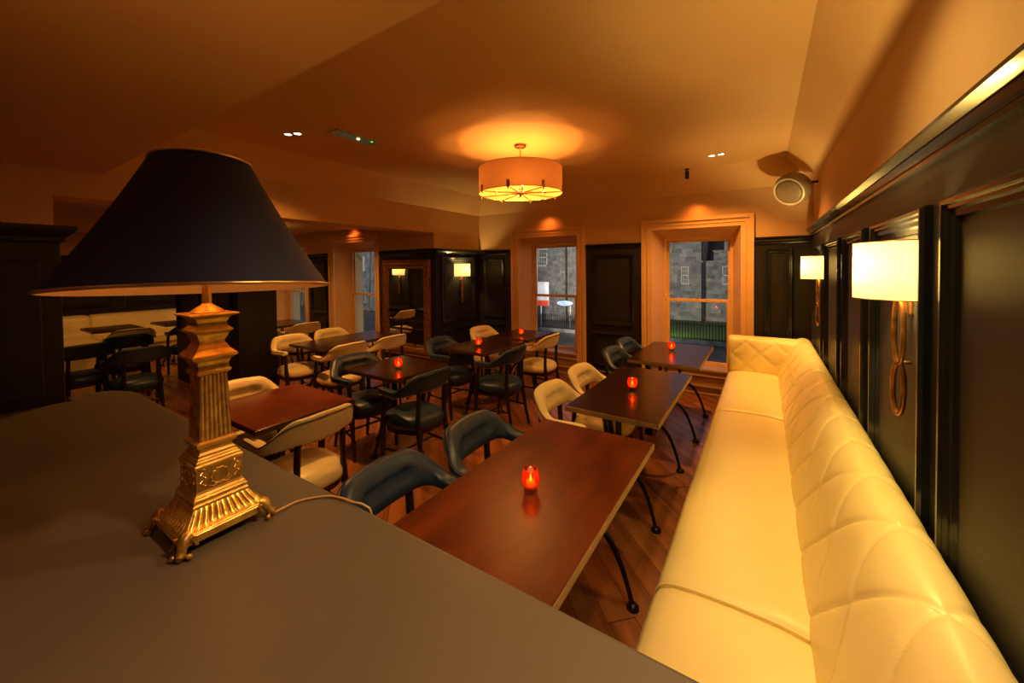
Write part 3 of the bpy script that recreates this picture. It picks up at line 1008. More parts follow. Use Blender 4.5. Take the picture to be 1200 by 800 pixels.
def make_chair(kind):
    leather = cream if kind == 'cream' else blue
    pipe = pipe_dark if kind == 'cream' else pipe_blue
    t = thing('dining_chair', '', 'chair')
    rings = []
    NS = 48
    edge_top, edge_bot = [], []
    for i in range(NP):
        p = cpath[i]
        tg = (cpath[min(i + 1, NP - 1)] - cpath[max(i - 1, 0)]).normalized()
        out = Vector((tg.y, -tg.x, 0))
        if out.dot(p - Vector((0.05, 0, 0))) < 0:
            out = -out
        s = cl[i] - SLEN / 2
        a = abs(s)
        bot, top = band_z(a)
        zc, hh = (bot + top) / 2, (top - bot) / 2
        th = 0.027 + 0.008 * sm(0.18, 0.33, a)
        endf = min(1.0, max(0.0, (SLEN / 2 - a) / 0.03))
        shrink = 0.55 + 0.45 * math.sqrt(endf)
        ring = []
        for k in range(NS):
            q = 2 * PI * k / NS
            cs, sn = math.cos(q), math.sin(q)
            ex = 2 / 3.2
            du = th * shrink * math.copysign(abs(cs) ** ex, cs)
            dz = hh * (shrink if a > 0.4 else 1) * math.copysign(abs(sn) ** ex, sn)
            zl = zc + dz
            rake = 0.30 * (zl - 0.75) * (1 - sm(0.16, 0.33, a))
            if cs < -0.2:   # inner face: padding, crease and button dents
                puff = 0.022 * (1 - (dz / hh) ** 2) * (1 - sm(0.16, 0.30, a))
                crease = 0.024 * math.exp(-((zl - 0.760) / 0.016) ** 2) * (1 - sm(0.11, 0.18, a))
                dent = sum(0.014 * math.exp(-((s - sb) / 0.020) ** 2 - ((zl - 0.760) / 0.020) ** 2) for sb in (-0.10, 0.0, 0.10))
                du += -puff + crease + dent
            v = p + out * (du + rake)
            ring.append((v.x, v.y, zl))
        rings.append(ring)
        rk = 0.30 * (top - 0.75) * (1 - sm(0.16, 0.33, a))
        v = p + out * (th * 0.93 * shrink + rk)
        edge_top.append((v.x, v.y, zc + hh * 0.82))
        rk = 0.30 * (bot - 0.75) * (1 - sm(0.16, 0.33, a))
        v = p + out * (th * 0.90 * shrink + rk)
        edge_bot.append((v.x, v.y, zc - hh * 0.86))
    mb = MB()
    mb.rings(rings)
    br = mb.obj('backrest', leather, t, smooth='all')
    MB().tube(edge_top, 0.0032, 6).obj('piping', pipe, br, smooth='all')
    # nail heads along the lower outer edge and the arm ends
    mb = MB()
    pts = smooth_path(edge_bot, 2)
    acc = 0
    for i in range(1, len(pts)):
        acc += (pts[i] - pts[i - 1]).length
        if acc > 0.018:
            acc = 0
            mb.sphere(pts[i], 0.0042, 6, 4)
    o = mb.obj('nailhead_trim', brass_nail if kind == 'blue' else pipe_dark, br, kind='stuff')
    for sb in (-0.10, 0.0, 0.10):
        i = min(range(NP), key=lambda j: abs(cl[j] - SLEN / 2 - sb))
        p = cpath[i]
        dirn = (Vector((0.05, 0, 0)) - p).normalized()
        q = p + dirn * 0.000
        MB().sphere((q.x, q.y, 0.760), 0.009, 8, 6).obj('button', leather, br, smooth='all')
    # seat: rounded cushion
    def outline(r, z, n=36):
        o_ = []
        for k in range(n):
            a = 2 * PI * k / n
            ca, sa = math.cos(a), math.sin(a)
            e = 2 / 2.7
            x = math.copysign(abs(ca) ** e, ca) * 0.232 * r
            y = math.copysign(abs(sa) ** e, sa) * (0.232 if ca > 0 else 0.215) * r
            o_.append((x - 0.0, y, z))
        return o_
    mb = MB()
    mb.rings([outline(0.90, 0.385), outline(0.97, 0.395), outline(1.0, 0.415), outline(1.0, 0.437), outline(0.97, 0.460), outline(0.90, 0.476),
              outline(0.75, 0.489), outline(0.5, 0.497), outline(0.2, 0.501), outline(0.02, 0.501)])
    mb.obj('seat', leather, t, smooth='all')
    MB().rings([outline(0.84, 0.345), outline(0.90, 0.35), outline(0.90, 0.388), outline(0.8, 0.39)]).obj('seat_frame', darkwood, t, smooth=True)
    for sy in (-1, 1):
        mb = MB()   # front leg rises to the arm
        pts = [(0.165, sy * 0.212, 0.0), (0.150, sy * 0.214, 0.20), (0.140, sy * 0.216, 0.37), (0.128, sy * 0.220, 0.50), (0.105, sy * 0.218, 0.655)]
        mb.tube([Vector(p) for p in pts], [0.015, 0.019, 0.024, 0.021, 0.019], 8)
        mb.obj('leg', darkwood, t, smooth=True)
    for sy in (-1, 1):
        mb = MB()   # rear leg splays back and rises to the backrest
        pts = [(-0.265, sy * 0.165, 0.0), (-0.225, sy * 0.155, 0.20), (-0.198, sy * 0.150, 0.37), (-0.190, sy * 0.146, 0.50), (-0.198, sy * 0.140, 0.69)]
        mb.tube([Vector(p) for p in pts], [0.014, 0.018, 0.022, 0.019, 0.018], 8)
        mb.obj('leg', darkwood, t, smooth=True)
    for sy in (-1, 1):
        MB().tube([(0.150, sy * 0.212, 0.20), (-0.225, sy * 0.156, 0.20)], 0.010, 8).obj('stretcher', darkwood, t, smooth=True)
    MB().tube([(-0.03, -0.185, 0.20), (-0.03, 0.185, 0.20)], 0.010, 8).obj('stretcher', darkwood, t, smooth=True)
    return t


protos = {}
# colour, outer-back x, centre y, facing (+1 = +x, -1 = -x), extra angle, label, group
chairs = [
    ('blue', -1.39, 1.07, 1, 4, 'dark blue tufted leather tub chair nearest the desk lamp cord, at the nearest table'),
    ('blue', -1.39, 1.64, 1, 2, 'dark blue tufted leather tub chair second along the nearest table'),
    ('cream', -1.31, 2.41, 1, 0, 'cream tub chair at the middle banquette table, the nearer of its two'),
    ('cream', -1.33, 2.985, 1, 0, 'cream tub chair at the middle banquette table, the farther of its two'),
    ('blue', -1.35, 3.84, 1, -3, 'shadowed blue tub chair at the table by the right window, the nearer of its two'),
    ('blue', -1.39, 4.41, 1, -3, 'shadowed blue tub chair at the table by the right window, the farther of its two'),
    ('cream', -3.32, 1.30, 1, 0, 'cream tub chair beyond the red mahogany table, its tufted inside showing'),
    ('cream', -2.09, 1.27, -1, 3, 'cream tub chair with its back turned, in front of the red mahogany table'),
    ('blue', -3.36, 2.28, 1, -6, 'blue tub chair left of the small candlelit table, its glossy arm towards the room'),
    ('blue', -2.19, 2.28, -1, 0, 'blue tub chair with its back turned at the small candlelit table behind the cream chair'),
    ('blue', -3.29, 3.40, 1, 0, 'blue tub chair left of the second candlelit table, in front of the mirror'),
    ('blue', -2.10, 3.39, -1, 0, 'blue tub chair with its back turned at the second candlelit table'),
    ('cream', -3.40, 4.33, 1, -6, 'bright cream tub chair in the corner beside the lit wall lamp'),
    ('cream', -2.13, 4.27, -1, 0, 'cream tub chair with its back turned in front of the left window'),
    ('cream', -3.82, 2.67, -1, 0, 'cream tub chair with its back turned at the long dark table, the nearer one'),
    ('cream', -3.80, 3.25, -1, 0, 'cream tub chair with its back turned at the long dark table, the farther one'),
    ('cream', -5.08, 2.60, 1, 0, 'cream tub chair facing us at the long dark table beside the black wall stub'),
    ('cream', -5.12, 3.16, 1, 0, 'cream tub chair facing us at the long dark table before the third window'),
    ('cream', -5.93, 3.37, -1, 0, 'cream tub chair with its back turned, farthest along the window side'),
    ('blue', -5.60, 1.36, -1, 0, 'blue tub chair with its back turned, nearest in the far room'),
    ('blue', -6.42, 1.05, -1, 10, 'dark blue tub chair in the far room beside the black cupboard edge'),
    ('blue', -6.90, 1.55, -1, 0, 'dark blue tub chair in the far room behind the nearest one'),
    ('cream', -7.60, 1.76, -1, 0, 'shadowed cream tub chair with its back turned, before the far banquette'),
    ('blue', -7.55, 2.44, -1, 0, 'black looking tub chair by the farthest banquette table, left of the lamp column'),
]
for kind, ox, cy, fc, da, label in chairs:
    loc = (ox + 0.262 * fc, cy, 0)
    rz = (0 if fc > 0 else PI) + math.radians(da)
    if kind not in protos:
        o = make_chair(kind)
        protos[kind] = o
        o.location = loc
        o.rotation_euler = (0, 0, rz)
        o['label'] = label
        o['group'] = 'cream tub chairs' if kind == 'cream' else 'dark blue tub chairs'
    else:
        dup(protos[kind], loc, rz, label)


# ------------------------------------------------------------------ tables
def pedestal(t, y, span, along='x'):
    """cast-iron end: twin rods, collar, two arched feet"""
    mb = MB()
    for d in (-0.028, 0.028):
        if along == 'x':
            mb.tube([(0, y + d, 0.28), (0, y + d, 0.70)], 0.011, 10)
        else:
            mb.tube([(d, y, 0.28), (d, y, 0.70)], 0.011, 10)
    mb.box(-0.03, 0.03, y - 0.05, y + 0.05, 0.26, 0.30)
    mb.box(-0.03, 0.03, y - 0.045, y + 0.045, 0.50, 0.52)
    mb.obj('pedestal', iron, t, smooth=True)
    MB().box(-span * 0.6, span * 0.6, y - 0.04, y + 0.04, 0.704, 0.7165).obj('top_bracket', iron, t, bevel=0.004)


def foot(t, y, dx, dy):
    d = Vector((dx, dy, 0))
    pts = [(0, 0.40), (0.12, 0.44), (0.34, 0.445), (0.58, 0.38), (0.78, 0.25), (0.91, 0.12), (0.97, 0.045), (1.0, 0.018)]
    P = smooth_path([Vector((0, y, z * 0.75 + 0.004)) + d * a for a, z in pts], 4)
    n = len(P)
    mb = MB().tube(P, [0.020 - 0.008 * sm(0, 0.7, i / n) + 0.006 * sm(0.85, 1, i / n) for i in range(n)], 8)
    e = P[-1]
    mb.lathe([(0.030, 0.0), (0.030, 0.012), (0.018, 0.026), (0.004, 0.03)], 12, e.x, e.y)
    mb.obj('foot', iron, t, smooth=True)


def table(x0, x1, y0, y1, topm, label, ends, group=None, edge=None):
    cx, cy = (x0 + x1) / 2, (y0 + y1) / 2
    t = thing('dining_table', label, 'table', (cx, cy, 0), 0, group or ('long dining tables' if ends == 2 else 'square dining tables'))
    w_, l_ = (x1 - x0) / 2, (y1 - y0) / 2
    MB().box(-w_ + 0.003, w_ - 0.003, -l_ + 0.003, l_ - 0.003, 0.7275, 0.75).obj('table_top', topm, t, bevel=0.003)
    MB().box(-w_, w_, -l_, l_, 0.716, 0.7465).obj('edge_band', edge or table_edge, t, bevel=0.003)
    if ends == 2:
        for s in (-1, 1):
            y = s * (l_ - 0.19)
            pedestal(t, y, w_)
            for sx in (-1, 1):
                foot(t, y, sx * (w_ - 0.06), 0.0)
    else:
        pedestal(t, 0, w_, 'y')
        for sx, sy in ((1, 0), (-1, 0), (0, 1), (0, -1)):
            foot(t, 0, sx * (w_ - 0.05), sy * (l_ - 0.05))
    return t


table(-1.105, -0.468, 0.84, 2.055, tabletop, 'long mahogany table nearest the camera beside the banquette', 2)
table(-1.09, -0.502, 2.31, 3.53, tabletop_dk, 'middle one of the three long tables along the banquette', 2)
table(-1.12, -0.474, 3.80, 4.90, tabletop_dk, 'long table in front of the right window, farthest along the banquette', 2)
table(-3.14, -2.40, 1.04, 1.68, tabletop_red, 'red mahogany square table without a candle, right of the desk lamp column', 1, edge=table_edge_dk)
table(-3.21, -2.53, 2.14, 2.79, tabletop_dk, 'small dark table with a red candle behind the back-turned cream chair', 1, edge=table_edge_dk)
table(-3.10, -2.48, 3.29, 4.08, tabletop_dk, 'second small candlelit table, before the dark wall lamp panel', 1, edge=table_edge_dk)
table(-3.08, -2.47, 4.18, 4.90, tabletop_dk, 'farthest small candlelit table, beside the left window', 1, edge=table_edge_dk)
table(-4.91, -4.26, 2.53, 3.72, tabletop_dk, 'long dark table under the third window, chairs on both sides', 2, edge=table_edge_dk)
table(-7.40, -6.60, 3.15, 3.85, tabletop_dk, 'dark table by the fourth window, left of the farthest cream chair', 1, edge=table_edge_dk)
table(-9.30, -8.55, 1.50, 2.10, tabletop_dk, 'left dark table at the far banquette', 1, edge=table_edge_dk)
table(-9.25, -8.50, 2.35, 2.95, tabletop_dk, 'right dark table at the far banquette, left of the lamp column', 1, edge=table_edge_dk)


# ------------------------------------------------------------------ candles
def make_candle():
    t = thing('candle_holder', '', 'candle', (0, 0, 0.75), 0, 'red glass candle holders on the tables')
    # ribbed clear foot, red bowl
    n = 20
    def ring(r, z, rib=0.0):
        return [((r + (rib if k % 2 else 0)) * math.cos(2 * PI * k / n), (r + (rib if k % 2 else 0)) * math.sin(2 * PI * k / n), z) for k in range(n)]
    MB().rings([ring(0.023, 0.0, 0.002), ring(0.026, 0.004, 0.003), ring(0.024, 0.014, 0.003), ring(0.027, 0.024, 0.001), ring(0.020, 0.026), ring(0.004, 0.018)]).obj('glass_foot', clearglass, t, smooth=True)
    MB().rings([ring(0.027, 0.024), ring(0.0345, 0.036), ring(0.0365, 0.052), ring(0.0350, 0.070), ring(0.0300, 0.086), ring(0.0275, 0.094),
                ring(0.0262, 0.094), ring(0.0285, 0.085), ring(0.0330, 0.070), ring(0.0345, 0.052), ring(0.0325, 0.037), ring(0.020, 0.027)], True, False).obj('glass_bowl', redglass, t, smooth='all', label='red glass bowl')
    MB().lathe([(0.018, 0.028), (0.0185, 0.044), (0.0175, 0.045), (0.003, 0.043)], 16).obj('tea_light', wax, t, smooth=True)
    MB().lathe([(0.0008, 0.044), (0.0045, 0.050), (0.0050, 0.055), (0.0030, 0.064), (0.0004, 0.073)], 10).obj('flame', flame_m, t, smooth='all', label='small yellow candle flame')
    return t


cands = [(-0.787, 1.342, 'red glass candle holder on the nearest mahogany table'),
         (-0.807, 2.859, 'red glass candle holder on the middle banquette table'),
         (-0.828, 4.415, 'red glass candle holder on the table by the right window'),
         (-2.783, 2.398, 'red glass candle holder on the small table behind the cream chair'),
         (-2.768, 3.564, 'red glass candle holder on the second small table'),
         (-2.727, 4.442, 'red glass candle holder on the farthest small table, by the left window')]
c0 = make_candle()
for i, (x, y, lb) in enumerate(cands):
    if i == 0:
        c0.location = (x, y, 0.75)
        c0['label'] = lb
    else:
        dup(c0, (x, y, 0.75), i * 0.4, lb)
    point('candle_light', (x, y, 0.75 + 0.080), 0.22, (1.0, 0.24, 0.04), 0.006)


# ------------------------------------------------------------------ wall lamps
def make_sconce(loc, rz, label, power=P_SCONCE):
    """half-oval fabric shade over an arm of twisted oval loops; local wall plane y=0, out towards -y"""
    t = thing('wall_lamp', label, 'lamp', loc, rz, 'wall lamps with half oval fabric shades')
    A, D, zt, zb = 0.16, 0.162, 0.104, -0.104
    n = 32
    rings = []
    for z, k in ((zb, 1.0), (0, 1.0), (zt, 1.0)):
        rings.append([(A * math.cos(PI * j / n), -0.004 - D * math.sin(PI * j / n), z) for j in range(n + 1)])
    mb = MB().rings(rings, False, False)
    mb.obj('lamp_shade', wall_shade, t, smooth='all')
    mb = MB()
    for z in (zb, zt):
        mb.tube([(A * math.cos(PI * j / n), -0.004 - D * math.sin(PI * j / n), z) for j in range(n + 1)], 0.0022, 6)
    mb.obj('shade_rim', bronze, t, smooth='all')
    MB().box(-0.035, 0.035, -0.012, -0.0005, -0.16, -0.02).obj('wall_plate', bronze, t, bevel=0.003)
    MB().tube([(0, -0.008, -0.09), (0, -0.05, -0.09), (0, -0.075, -0.07), (0, -0.078, -0.02)], 0.006, 8).obj('arm', bronze, t, smooth='all')
    # two slender interlaced loops below
    mb = MB()
    for (z0, z1, wd, ph) in ((-0.10, -0.350, 0.026, 0.30), (-0.340, -0.535, 0.024, 0.45)):
        pts = []
        for k in range(25):
            a = 2 * PI * k / 24
            zz_ = (z0 + z1) / 2 + (z0 - z1) / 2 * math.cos(a)
            off = wd * math.sin(a)
            pts.append((off * math.cos(ph), -0.035 + off * math.sin(ph), zz_))
        mb.tube(pts, 0.0085, 8, False)
    mb.tube([(0, -0.003, -0.34), (0, -0.035, -0.34)], 0.007, 8)
    mb.obj('loop_stem', bronze, t, smooth='all')
    MB().lathe([(0.011, -0.05), (0.011, 0.0), (0.004, 0.002)], 12, 0, -0.078).obj('lamp_socket', whitep, t, smooth=True)
    M_ = Matrix.Translation(loc) @ Matrix.Rotation(rz, 4, 'Z')
    point('wall_lamp_bulb', M_ @ Vector((0, -0.078, 0.02)), power, SCONCE, 0.022)
    return t


make_sconce((XR - 0.014, 1.99, 1.628), -PI / 2, 'wall lamp nearest on the right, above the banquette')
make_sconce((XR - 0.014, 4.56, 1.628), -PI / 2, 'wall lamp farther along the right wall, near the corner')
make_sconce((XL + 0.014, 5.02, 1.63), PI / 2, 'wall lamp on the dark chimney breast panel, right of the mirror', 14.0)
make_sconce((-6.95, 2.702, 1.63), PI, 'wall lamp on the black wall stub, seen in the mirror', 12.0)

# ------------------------------------------------------------------ pendant
PX, PY = -2.0, 3.27
pd = thing('pendant_lamp', 'large drum pendant lamp with a peach fabric shade hanging over the room', 'lamp', (PX, PY, 2.85))
RD, zt, zb = 0.405, 2.62 - 2.85, 2.375 - 2.85
n = 64
rg = lambda r, z: [(r * math.cos(2 * PI * k / n), r * math.sin(2 * PI * k / n), z) for k in range(n)]
MB().rings([rg(RD, zb), rg(RD, (zb + zt) / 2), rg(RD, zt)], True, False).obj('drum_shade', pend_shade, pd, smooth='all')
mb = MB()
for z in (zb, zt):
    p = rg(RD, z)
    mb.tube([Vector(v) for v in p] + [Vector(p[0])], 0.003, 6, False)
mb.obj('shade_rim', chrome, pd, smooth='all')
MB().lathe([(0.062, -0.001), (0.062, -0.008), (0.055, -0.022), (0.012, -0.028), (0.010, -0.034)], 28).obj('ceiling_rose', chrome, pd, smooth=True)
MB().tube([(0, 0, -0.03), (0, 0, zb + 0.03)], 0.007, 10).obj('rod', chrome, pd, smooth=True)
MB().lathe([(0.008, zb + 0.05), (0.030, zb + 0.045), (0.034, zb + 0.02), (0.028, zb - 0.005), (0.012, zb - 0.012), (0.008, zb - 0.028), (0.001, zb - 0.03)], 20).obj('hub', chrome, pd, smooth=True)
for k in range(8):
    a = 2 * PI * k / 8 + 0.28
    ca, sa = math.cos(a), math.sin(a)
    MB().tube([(0.03 * ca, 0.03 * sa, zb + 0.004), (RD * ca, RD * sa, zb - 0.004)], 0.005, 6).obj('spoke', chrome, pd)
    Mx = Matrix.Rotation(a, 4, 'Z')
    MB().box(RD + 0.001, RD + 0.010, -0.015, 0.015, zb - 0.010, zb + 0.055, Mx).obj('clip', bronze, pd, bevel=0.002)
    MB().sphere(((RD + 0.004) * ca, (RD + 0.004) * sa, zb - 0.017), 0.009, 8, 6).obj('finial', chrome, pd, smooth='all')
for k in range(4):
    a = 2 * PI * k / 4 + 0.62
    ca, sa = math.cos(a) * 0.235, math.sin(a) * 0.235
    MB().tube([(0, 0, zb + 0.018), (ca, sa, zb + 0.018)], 0.005, 6).obj('bulb_arm', chrome, pd)
    MB().lathe([(0.013, zb + 0.004), (0.013, zb + 0.028), (0.009, zb + 0.03)], 12, ca, sa).obj('lamp_socket', whitep, pd, smooth=True)
    point('pendant_bulb', (PX + ca, PY + sa, 2.85 + zb + 0.050), P_PENDANT, WARM, 0.026)


# ------------------------------------------------------------------ ceiling fittings
def downlight(x, y, label, ang=0.0, power=P_SPOT, target=None, z=2.85, color=WARM):
    t = thing('downlight', label, 'light', (x, y, z), ang, 'twin recessed ceiling downlights')
    for s in (-1, 1):
        cx = s * 0.046
        MB().lathe([(0.030, 0.0), (0.040, 0.0), (0.041, -0.004), (0.030, -0.006)], 24, cx, 0, closed_prof=True).obj('bezel', whitep, t, smooth=True)
        MB().lathe([(0.030, -0.001), (0.030, -0.0035), (0.001, -0.004)], 24, cx, 0).obj('lens', lampdisc, t, smooth=True)
    spot('downlight_beam', (x, y, z - 0.02), target or (x, y, 0), power, color, 130, 0.8, 0.05)


downlight(-3.475, 1.865, 'twin downlight in the ceiling left of the exit light', 0.4)
downlight(-0.435, 4.76, 'twin downlight in the ceiling near the right window', -0.1)
downlight(-0.12, 1.60, 'twin downlight in the ceiling above the banquette, nearest', -0.1, 65, (-0.10, 1.75, 0), color=SCONCE)

ex = thing('exit_light', 'recessed emergency light with a green indicator in the ceiling', 'light', (-3.11, 2.23, 2.85))
MB().rings([[(a * 0.09, b * 0.225, -0.0) for a, b in ((-1, -1), (1, -1), (1, 1), (-1, 1))], [(a * 0.09, b * 0.225, -0.010) for a, b in ((-1, -1), (1, -1), (1, 1), (-1, 1))],
            [(a * 0.062, b * 0.185, -0.010) for a, b in ((-1, -1), (1, -1), (1, 1), (-1, 1))], [(a * 0.062, b * 0.185, -0.003) for a, b in ((-1, -1), (1, -1), (1, 1), (-1, 1))]], True, False).obj('frame', whitep, ex)
MB().box(-0.06, 0.06, -0.183, 0.183, -0.005, -0.001).obj('lens', exit_face, ex)
MB().sphere((0.0, 0.03, -0.008), 0.016, 12, 8, 0.6).obj('bulb', exit_bulb, ex, smooth='all')
MB().sphere((0.03, 0.155, -0.008), 0.010, 10, 8, 0.6).obj('indicator', green_led, ex, smooth='all', label='green indicator light')

cc = thing('security_camera', 'small black security camera hanging under the ceiling above the right window', 'camera', (-0.80, 5.24, 2.85))
MB().lathe([(0.030, 0.0), (0.032, -0.008), (0.014, -0.014), (0.009, -0.03)], 20).obj('mount', blackp, cc, smooth=True)
MB().lathe([(0.020, -0.028), (0.023, -0.034), (0.023, -0.115), (0.019, -0.120), (0.002, -0.120)], 20).obj('housing', blackp, cc, smooth=True)

sp = thing('speaker', 'round wall speaker high in the corner by the right wall', 'speaker', (0.252, 5.06, 2.455))
Ms = (Vector((-0.35, -0.55, -0.35))).to_track_quat('Z', 'Y').to_matrix().to_4x4()


def xf(mb, Mx):
    mb.v = [tuple(Mx @ Vector(v)) for v in mb.v]
    return mb


xf(MB().lathe([(0.001, -0.14), (0.07, -0.135), (0.12, -0.11), (0.155, -0.06), (0.170, 0.0), (0.168, 0.04), (0.155, 0.075), (0.140, 0.085)], 32), Ms).obj('housing', greyp, sp, smooth='all')
xf(MB().lathe([(0.142, 0.082), (0.150, 0.088), (0.138, 0.094), (0.13, 0.086)], 32, closed_prof=True), Ms).obj('rim', whitep, sp, smooth=True)
xf(MB().lathe([(0.134, 0.082), (0.11, 0.094), (0.06, 0.104), (0.001, 0.107)], 32), Ms).obj('grille', greyp, sp, smooth='all')
MB().tube([(0.12, 0.04, 0.02), (0.17, 0.06, 0.06), (0.215, 0.08, 0.06)], 0.014, 8).obj('bracket', blackp, sp, smooth=True)

# ------------------------------------------------------------------ mirror
mr = thing('wall_mirror', 'tall mirror in an ornate gilded frame on the dark panelled wall', 'mirror', (-4.89, 4.40, 0.25))
mw, mh = 0.555, 1.555


def mring(d, y):
    return [(-mw + d, y, d), (mw - d, y, d), (mw - d, y, mh - d), (-mw + d, y, mh - d)]


MB().rings([mring(0, 0.0), mring(0, -0.030), mring(0.012, -0.040), mring(0.030, -0.040), mring(0.036, -0.030), mring(0.075, -0.052), mring(0.105, -0.044), mring(0.112, -0.034),
            mring(0.130, -0.036), mring(0.142, -0.026), mring(0.150, -0.010)], True, False).obj('frame', frame_m, mr)
mb = MB()
for (ax, n_, d) in (('x', 46, 0.020), ('z', 62, 0.020)):
    for k in range(n_ + 1):
        u = k / n_
        if ax == 'x':
            for z in (d, mh - d):
                mb.sphere((-mw + d + (2 * mw - 2 * d) * u, -0.040, z), 0.010, 6, 4)
        else:
            for x in (-mw + d, mw - d):
                mb.sphere((x, -0.040, d + (mh - 2 * d) * u), 0.010, 6, 4)
mb.obj('beading', frame_m, mr, kind='stuff')
MB().box(-mw + 0.145, mw - 0.145, -0.012, -0.004, 0.145, mh - 0.145).obj('glass', mirror_m, mr)

# ------------------------------------------------------------------ far banquette in the other room
fb = thing('banquette', 'cream quilted banquette along the far wall of the other room', 'sofa', (-10.2, 2.0, 0))
prof = [(-0.36, 0.10), (-0.36, 0.80), (-0.33, 0.86), (-0.27, 0.87), (-0.20, 0.84), (-0.16, 0.74), (-0.12, 0.58), (-0.09, 0.47), (-0.09, 0.10)]
for a, b in ((-1.2, -0.20), (-0.20, 1.75)):
    mb = MB()
    rings = []
    ny = int((b - a) / 0.04)
    for i in range(ny + 1):
        y = a + (b - a) * i / ny
        e = min(y - a, b - y)
        ring = []
        for x, z in smooth_path([(p[0], p[1], 0) for p in prof], 4) and [(v.x, v.y) for v in smooth_path([(p[0], p[1], 0) for p in prof], 4)]:
            dm, _, _ = diamond(y, z, 0.35, 0.40)
            ring.append((x + 0.012 * (1 - math.exp(-dm / 0.08)) * (x > -0.25), y, z - 0.025 * math.exp(-e / 0.02) * (z > 0.5)))
        rings.append(ring)
    mb.rings(rings)
    mb.obj('backrest', sofa_m, fb, smooth='all')
    MB().box(-0.10, 0.50, a + 0.004, b - 0.004, 0.30, 0.47).obj('seat_cushion', sofa_m, fb, bevel=0.03)
MB().box(-0.34, 0.46, -1.19, 1.74, 0.0, 0.30).obj('base_frame', sofa_m, fb)

# ------------------------------------------------------------------ the street outside
GZ = -3.7
box('ground', asphalt, -110, 20, 6.6, 70, GZ - 0.2, GZ, kind='structure')
tag(box('lawn', grass_m, -11, 16, 31, 41, GZ, GZ + 0.06), 'green lit lawn behind the railings across the street', 'grass', kind='stuff')


def far_window(parent, x, y, z0, z1, w_, lit, out=0.08, bars=2):
    f = MB()
    frame_rect(f, x - w_ / 2, x + w_ / 2, z0, z1, w_ * 0.10, y - out, y + 0.02)
    f.box(x - w_ / 2, x + w_ / 2, y - out, y, (z0 + z1) / 2 - 0.05, (z0 + z1) / 2 + 0.05)
    if bars:
        for k in range(1, bars + 1):
            xx = x - w_ / 2 + w_ * k / (bars + 1)
            f.box(xx - 0.012, xx + 0.012, y - out * 0.8, y, z0, z1)
        for q in (0.25, 0.75):
            zq = z0 + (z1 - z0) * q
            f.box(x - w_ / 2, x + w_ / 2, y - out * 0.8, y, zq - 0.012, zq + 0.012)
    o = f.obj('window', ext_white, parent)
    MB().box(x - w_ / 2 + 0.02, x + w_ / 2 - 0.02, y - 0.02, y + 0.01, z0 + 0.02, z1 - 0.02).obj('pane', ext_lit if lit else ext_glass, o)
    MB().box(x - w_ / 2 - 0.12, x + w_ / 2 + 0.12, y - 0.25, y + 0.0, z0 - 0.18, z0).obj('window_sill', stone, parent)
    MB().box(x - w_ / 2 - 0.2, x + w_ / 2 + 0.2, y - 0.10, y + 0.0, z1, z1 + 0.30).obj('lintel', stone, parent)


def cours(mbs, x0, x1, y, z0, z1, rnd, bw=0.9, bh=0.42, proud=0.05):
    if isinstance(mbs, MB):
        mbs = [mbs]
    z = z0
    r = 0
    while z < z1 - 0.05:
        x = x0 - (bw / 2 if r % 2 else 0)
        while x < x1:
            ww = bw * rnd.uniform(0.75, 1.25)
            a, b = max(x0, x) + 0.012, min(x1, x + ww) - 0.012
            if b - a > 0.05:
                rnd.choice(mbs).box(a, b, y - proud * rnd.uniform(0.4, 1), y + 0.02, z + 0.012, min(z1, z + bh) - 0.012)
            x += ww
        z += bh
        r += 1


rnd = random.Random(11)
# left wing straight ahead of the right-hand window
b1 = thing('stone_building', 'pale grey stone building across the lawn seen through the right window', 'building', (-5, 42, GZ))
box('wall', stone, -5.5, 0.05, 0, 6, 0, 12.0, parent=b1)
tones = [stone, stone_dk, stone_lt, stone]
ms = [MB() for _ in tones]
cours(ms, -5.5, 0.05, 0, 0, 12.0, rnd)
for m_, t_ in zip(ms, tones):
    m_.obj('stone_courses', t_, b1, kind='stuff')
MB().box(-5.5, 0.05, -0.22, 0, 5.72, 5.92).obj('string_course', stone, b1)
far_window(b1, -1.6, 0, 3.6, 5.35, 0.72, True)
far_window(b1, -3.7, 0, 3.6, 5.35, 0.72, True)
MB().tube([(-0.06, -0.15, 0), (-0.06, -0.15, 9.0)], 0.055, 8).obj('drainpipe', slate, b1)
b2 = thing('gabled_building', 'grey stone gabled building to the right, with a carved quatrefoil', 'building', (0.5, 42.5, GZ))
MB().box(-5.42, 6.0, 0, 6, 0, 5.9).obj('wall', stone, b2)
ms = [MB() for _ in tones]
mb = ms[0]
cours(ms, -5.42, 6.0, 0, 0, 5.9, rnd, 0.7, 0.38)
for a_, z0_, z1_ in ((-4.6, 5.9, 6.8), (-3.7, 6.8, 7.7), (-3.0, 7.7, 9.0)):
    mb.box(a_, 6.0, 0, 0.6, z0_, z1_)
    cours(ms, a_, 6.0, 0, z0_, z1_, rnd, 0.7, 0.38)
for m_, t_ in zip(ms, tones):
    m_.obj('stepped_gable', t_, b2, kind='stuff')
MB().box(-4.7, -3.6, -0.16, 0.1, 6.78, 6.9).obj('coping', stone, b2)
mb = MB()
for k in range(4):
    a = PI / 4 + k * PI / 2
    pts = [(-3.1 + 0.22 * math.cos(a) + 0.22 * math.cos(q), -0.08, 7.15 + 0.22 * math.sin(a) + 0.22 * math.sin(q)) for q in [2 * PI * j / 12 for j in range(13)]]
    mb.tube(pts, 0.05, 6, False)
mb.obj('quatrefoil', stone, b2)
far_window(b2, -3.5, 0, 3.6, 5.35, 0.72, False)
far_window(b2, -0.6, 0, 3.6, 5.35, 0.72, False)
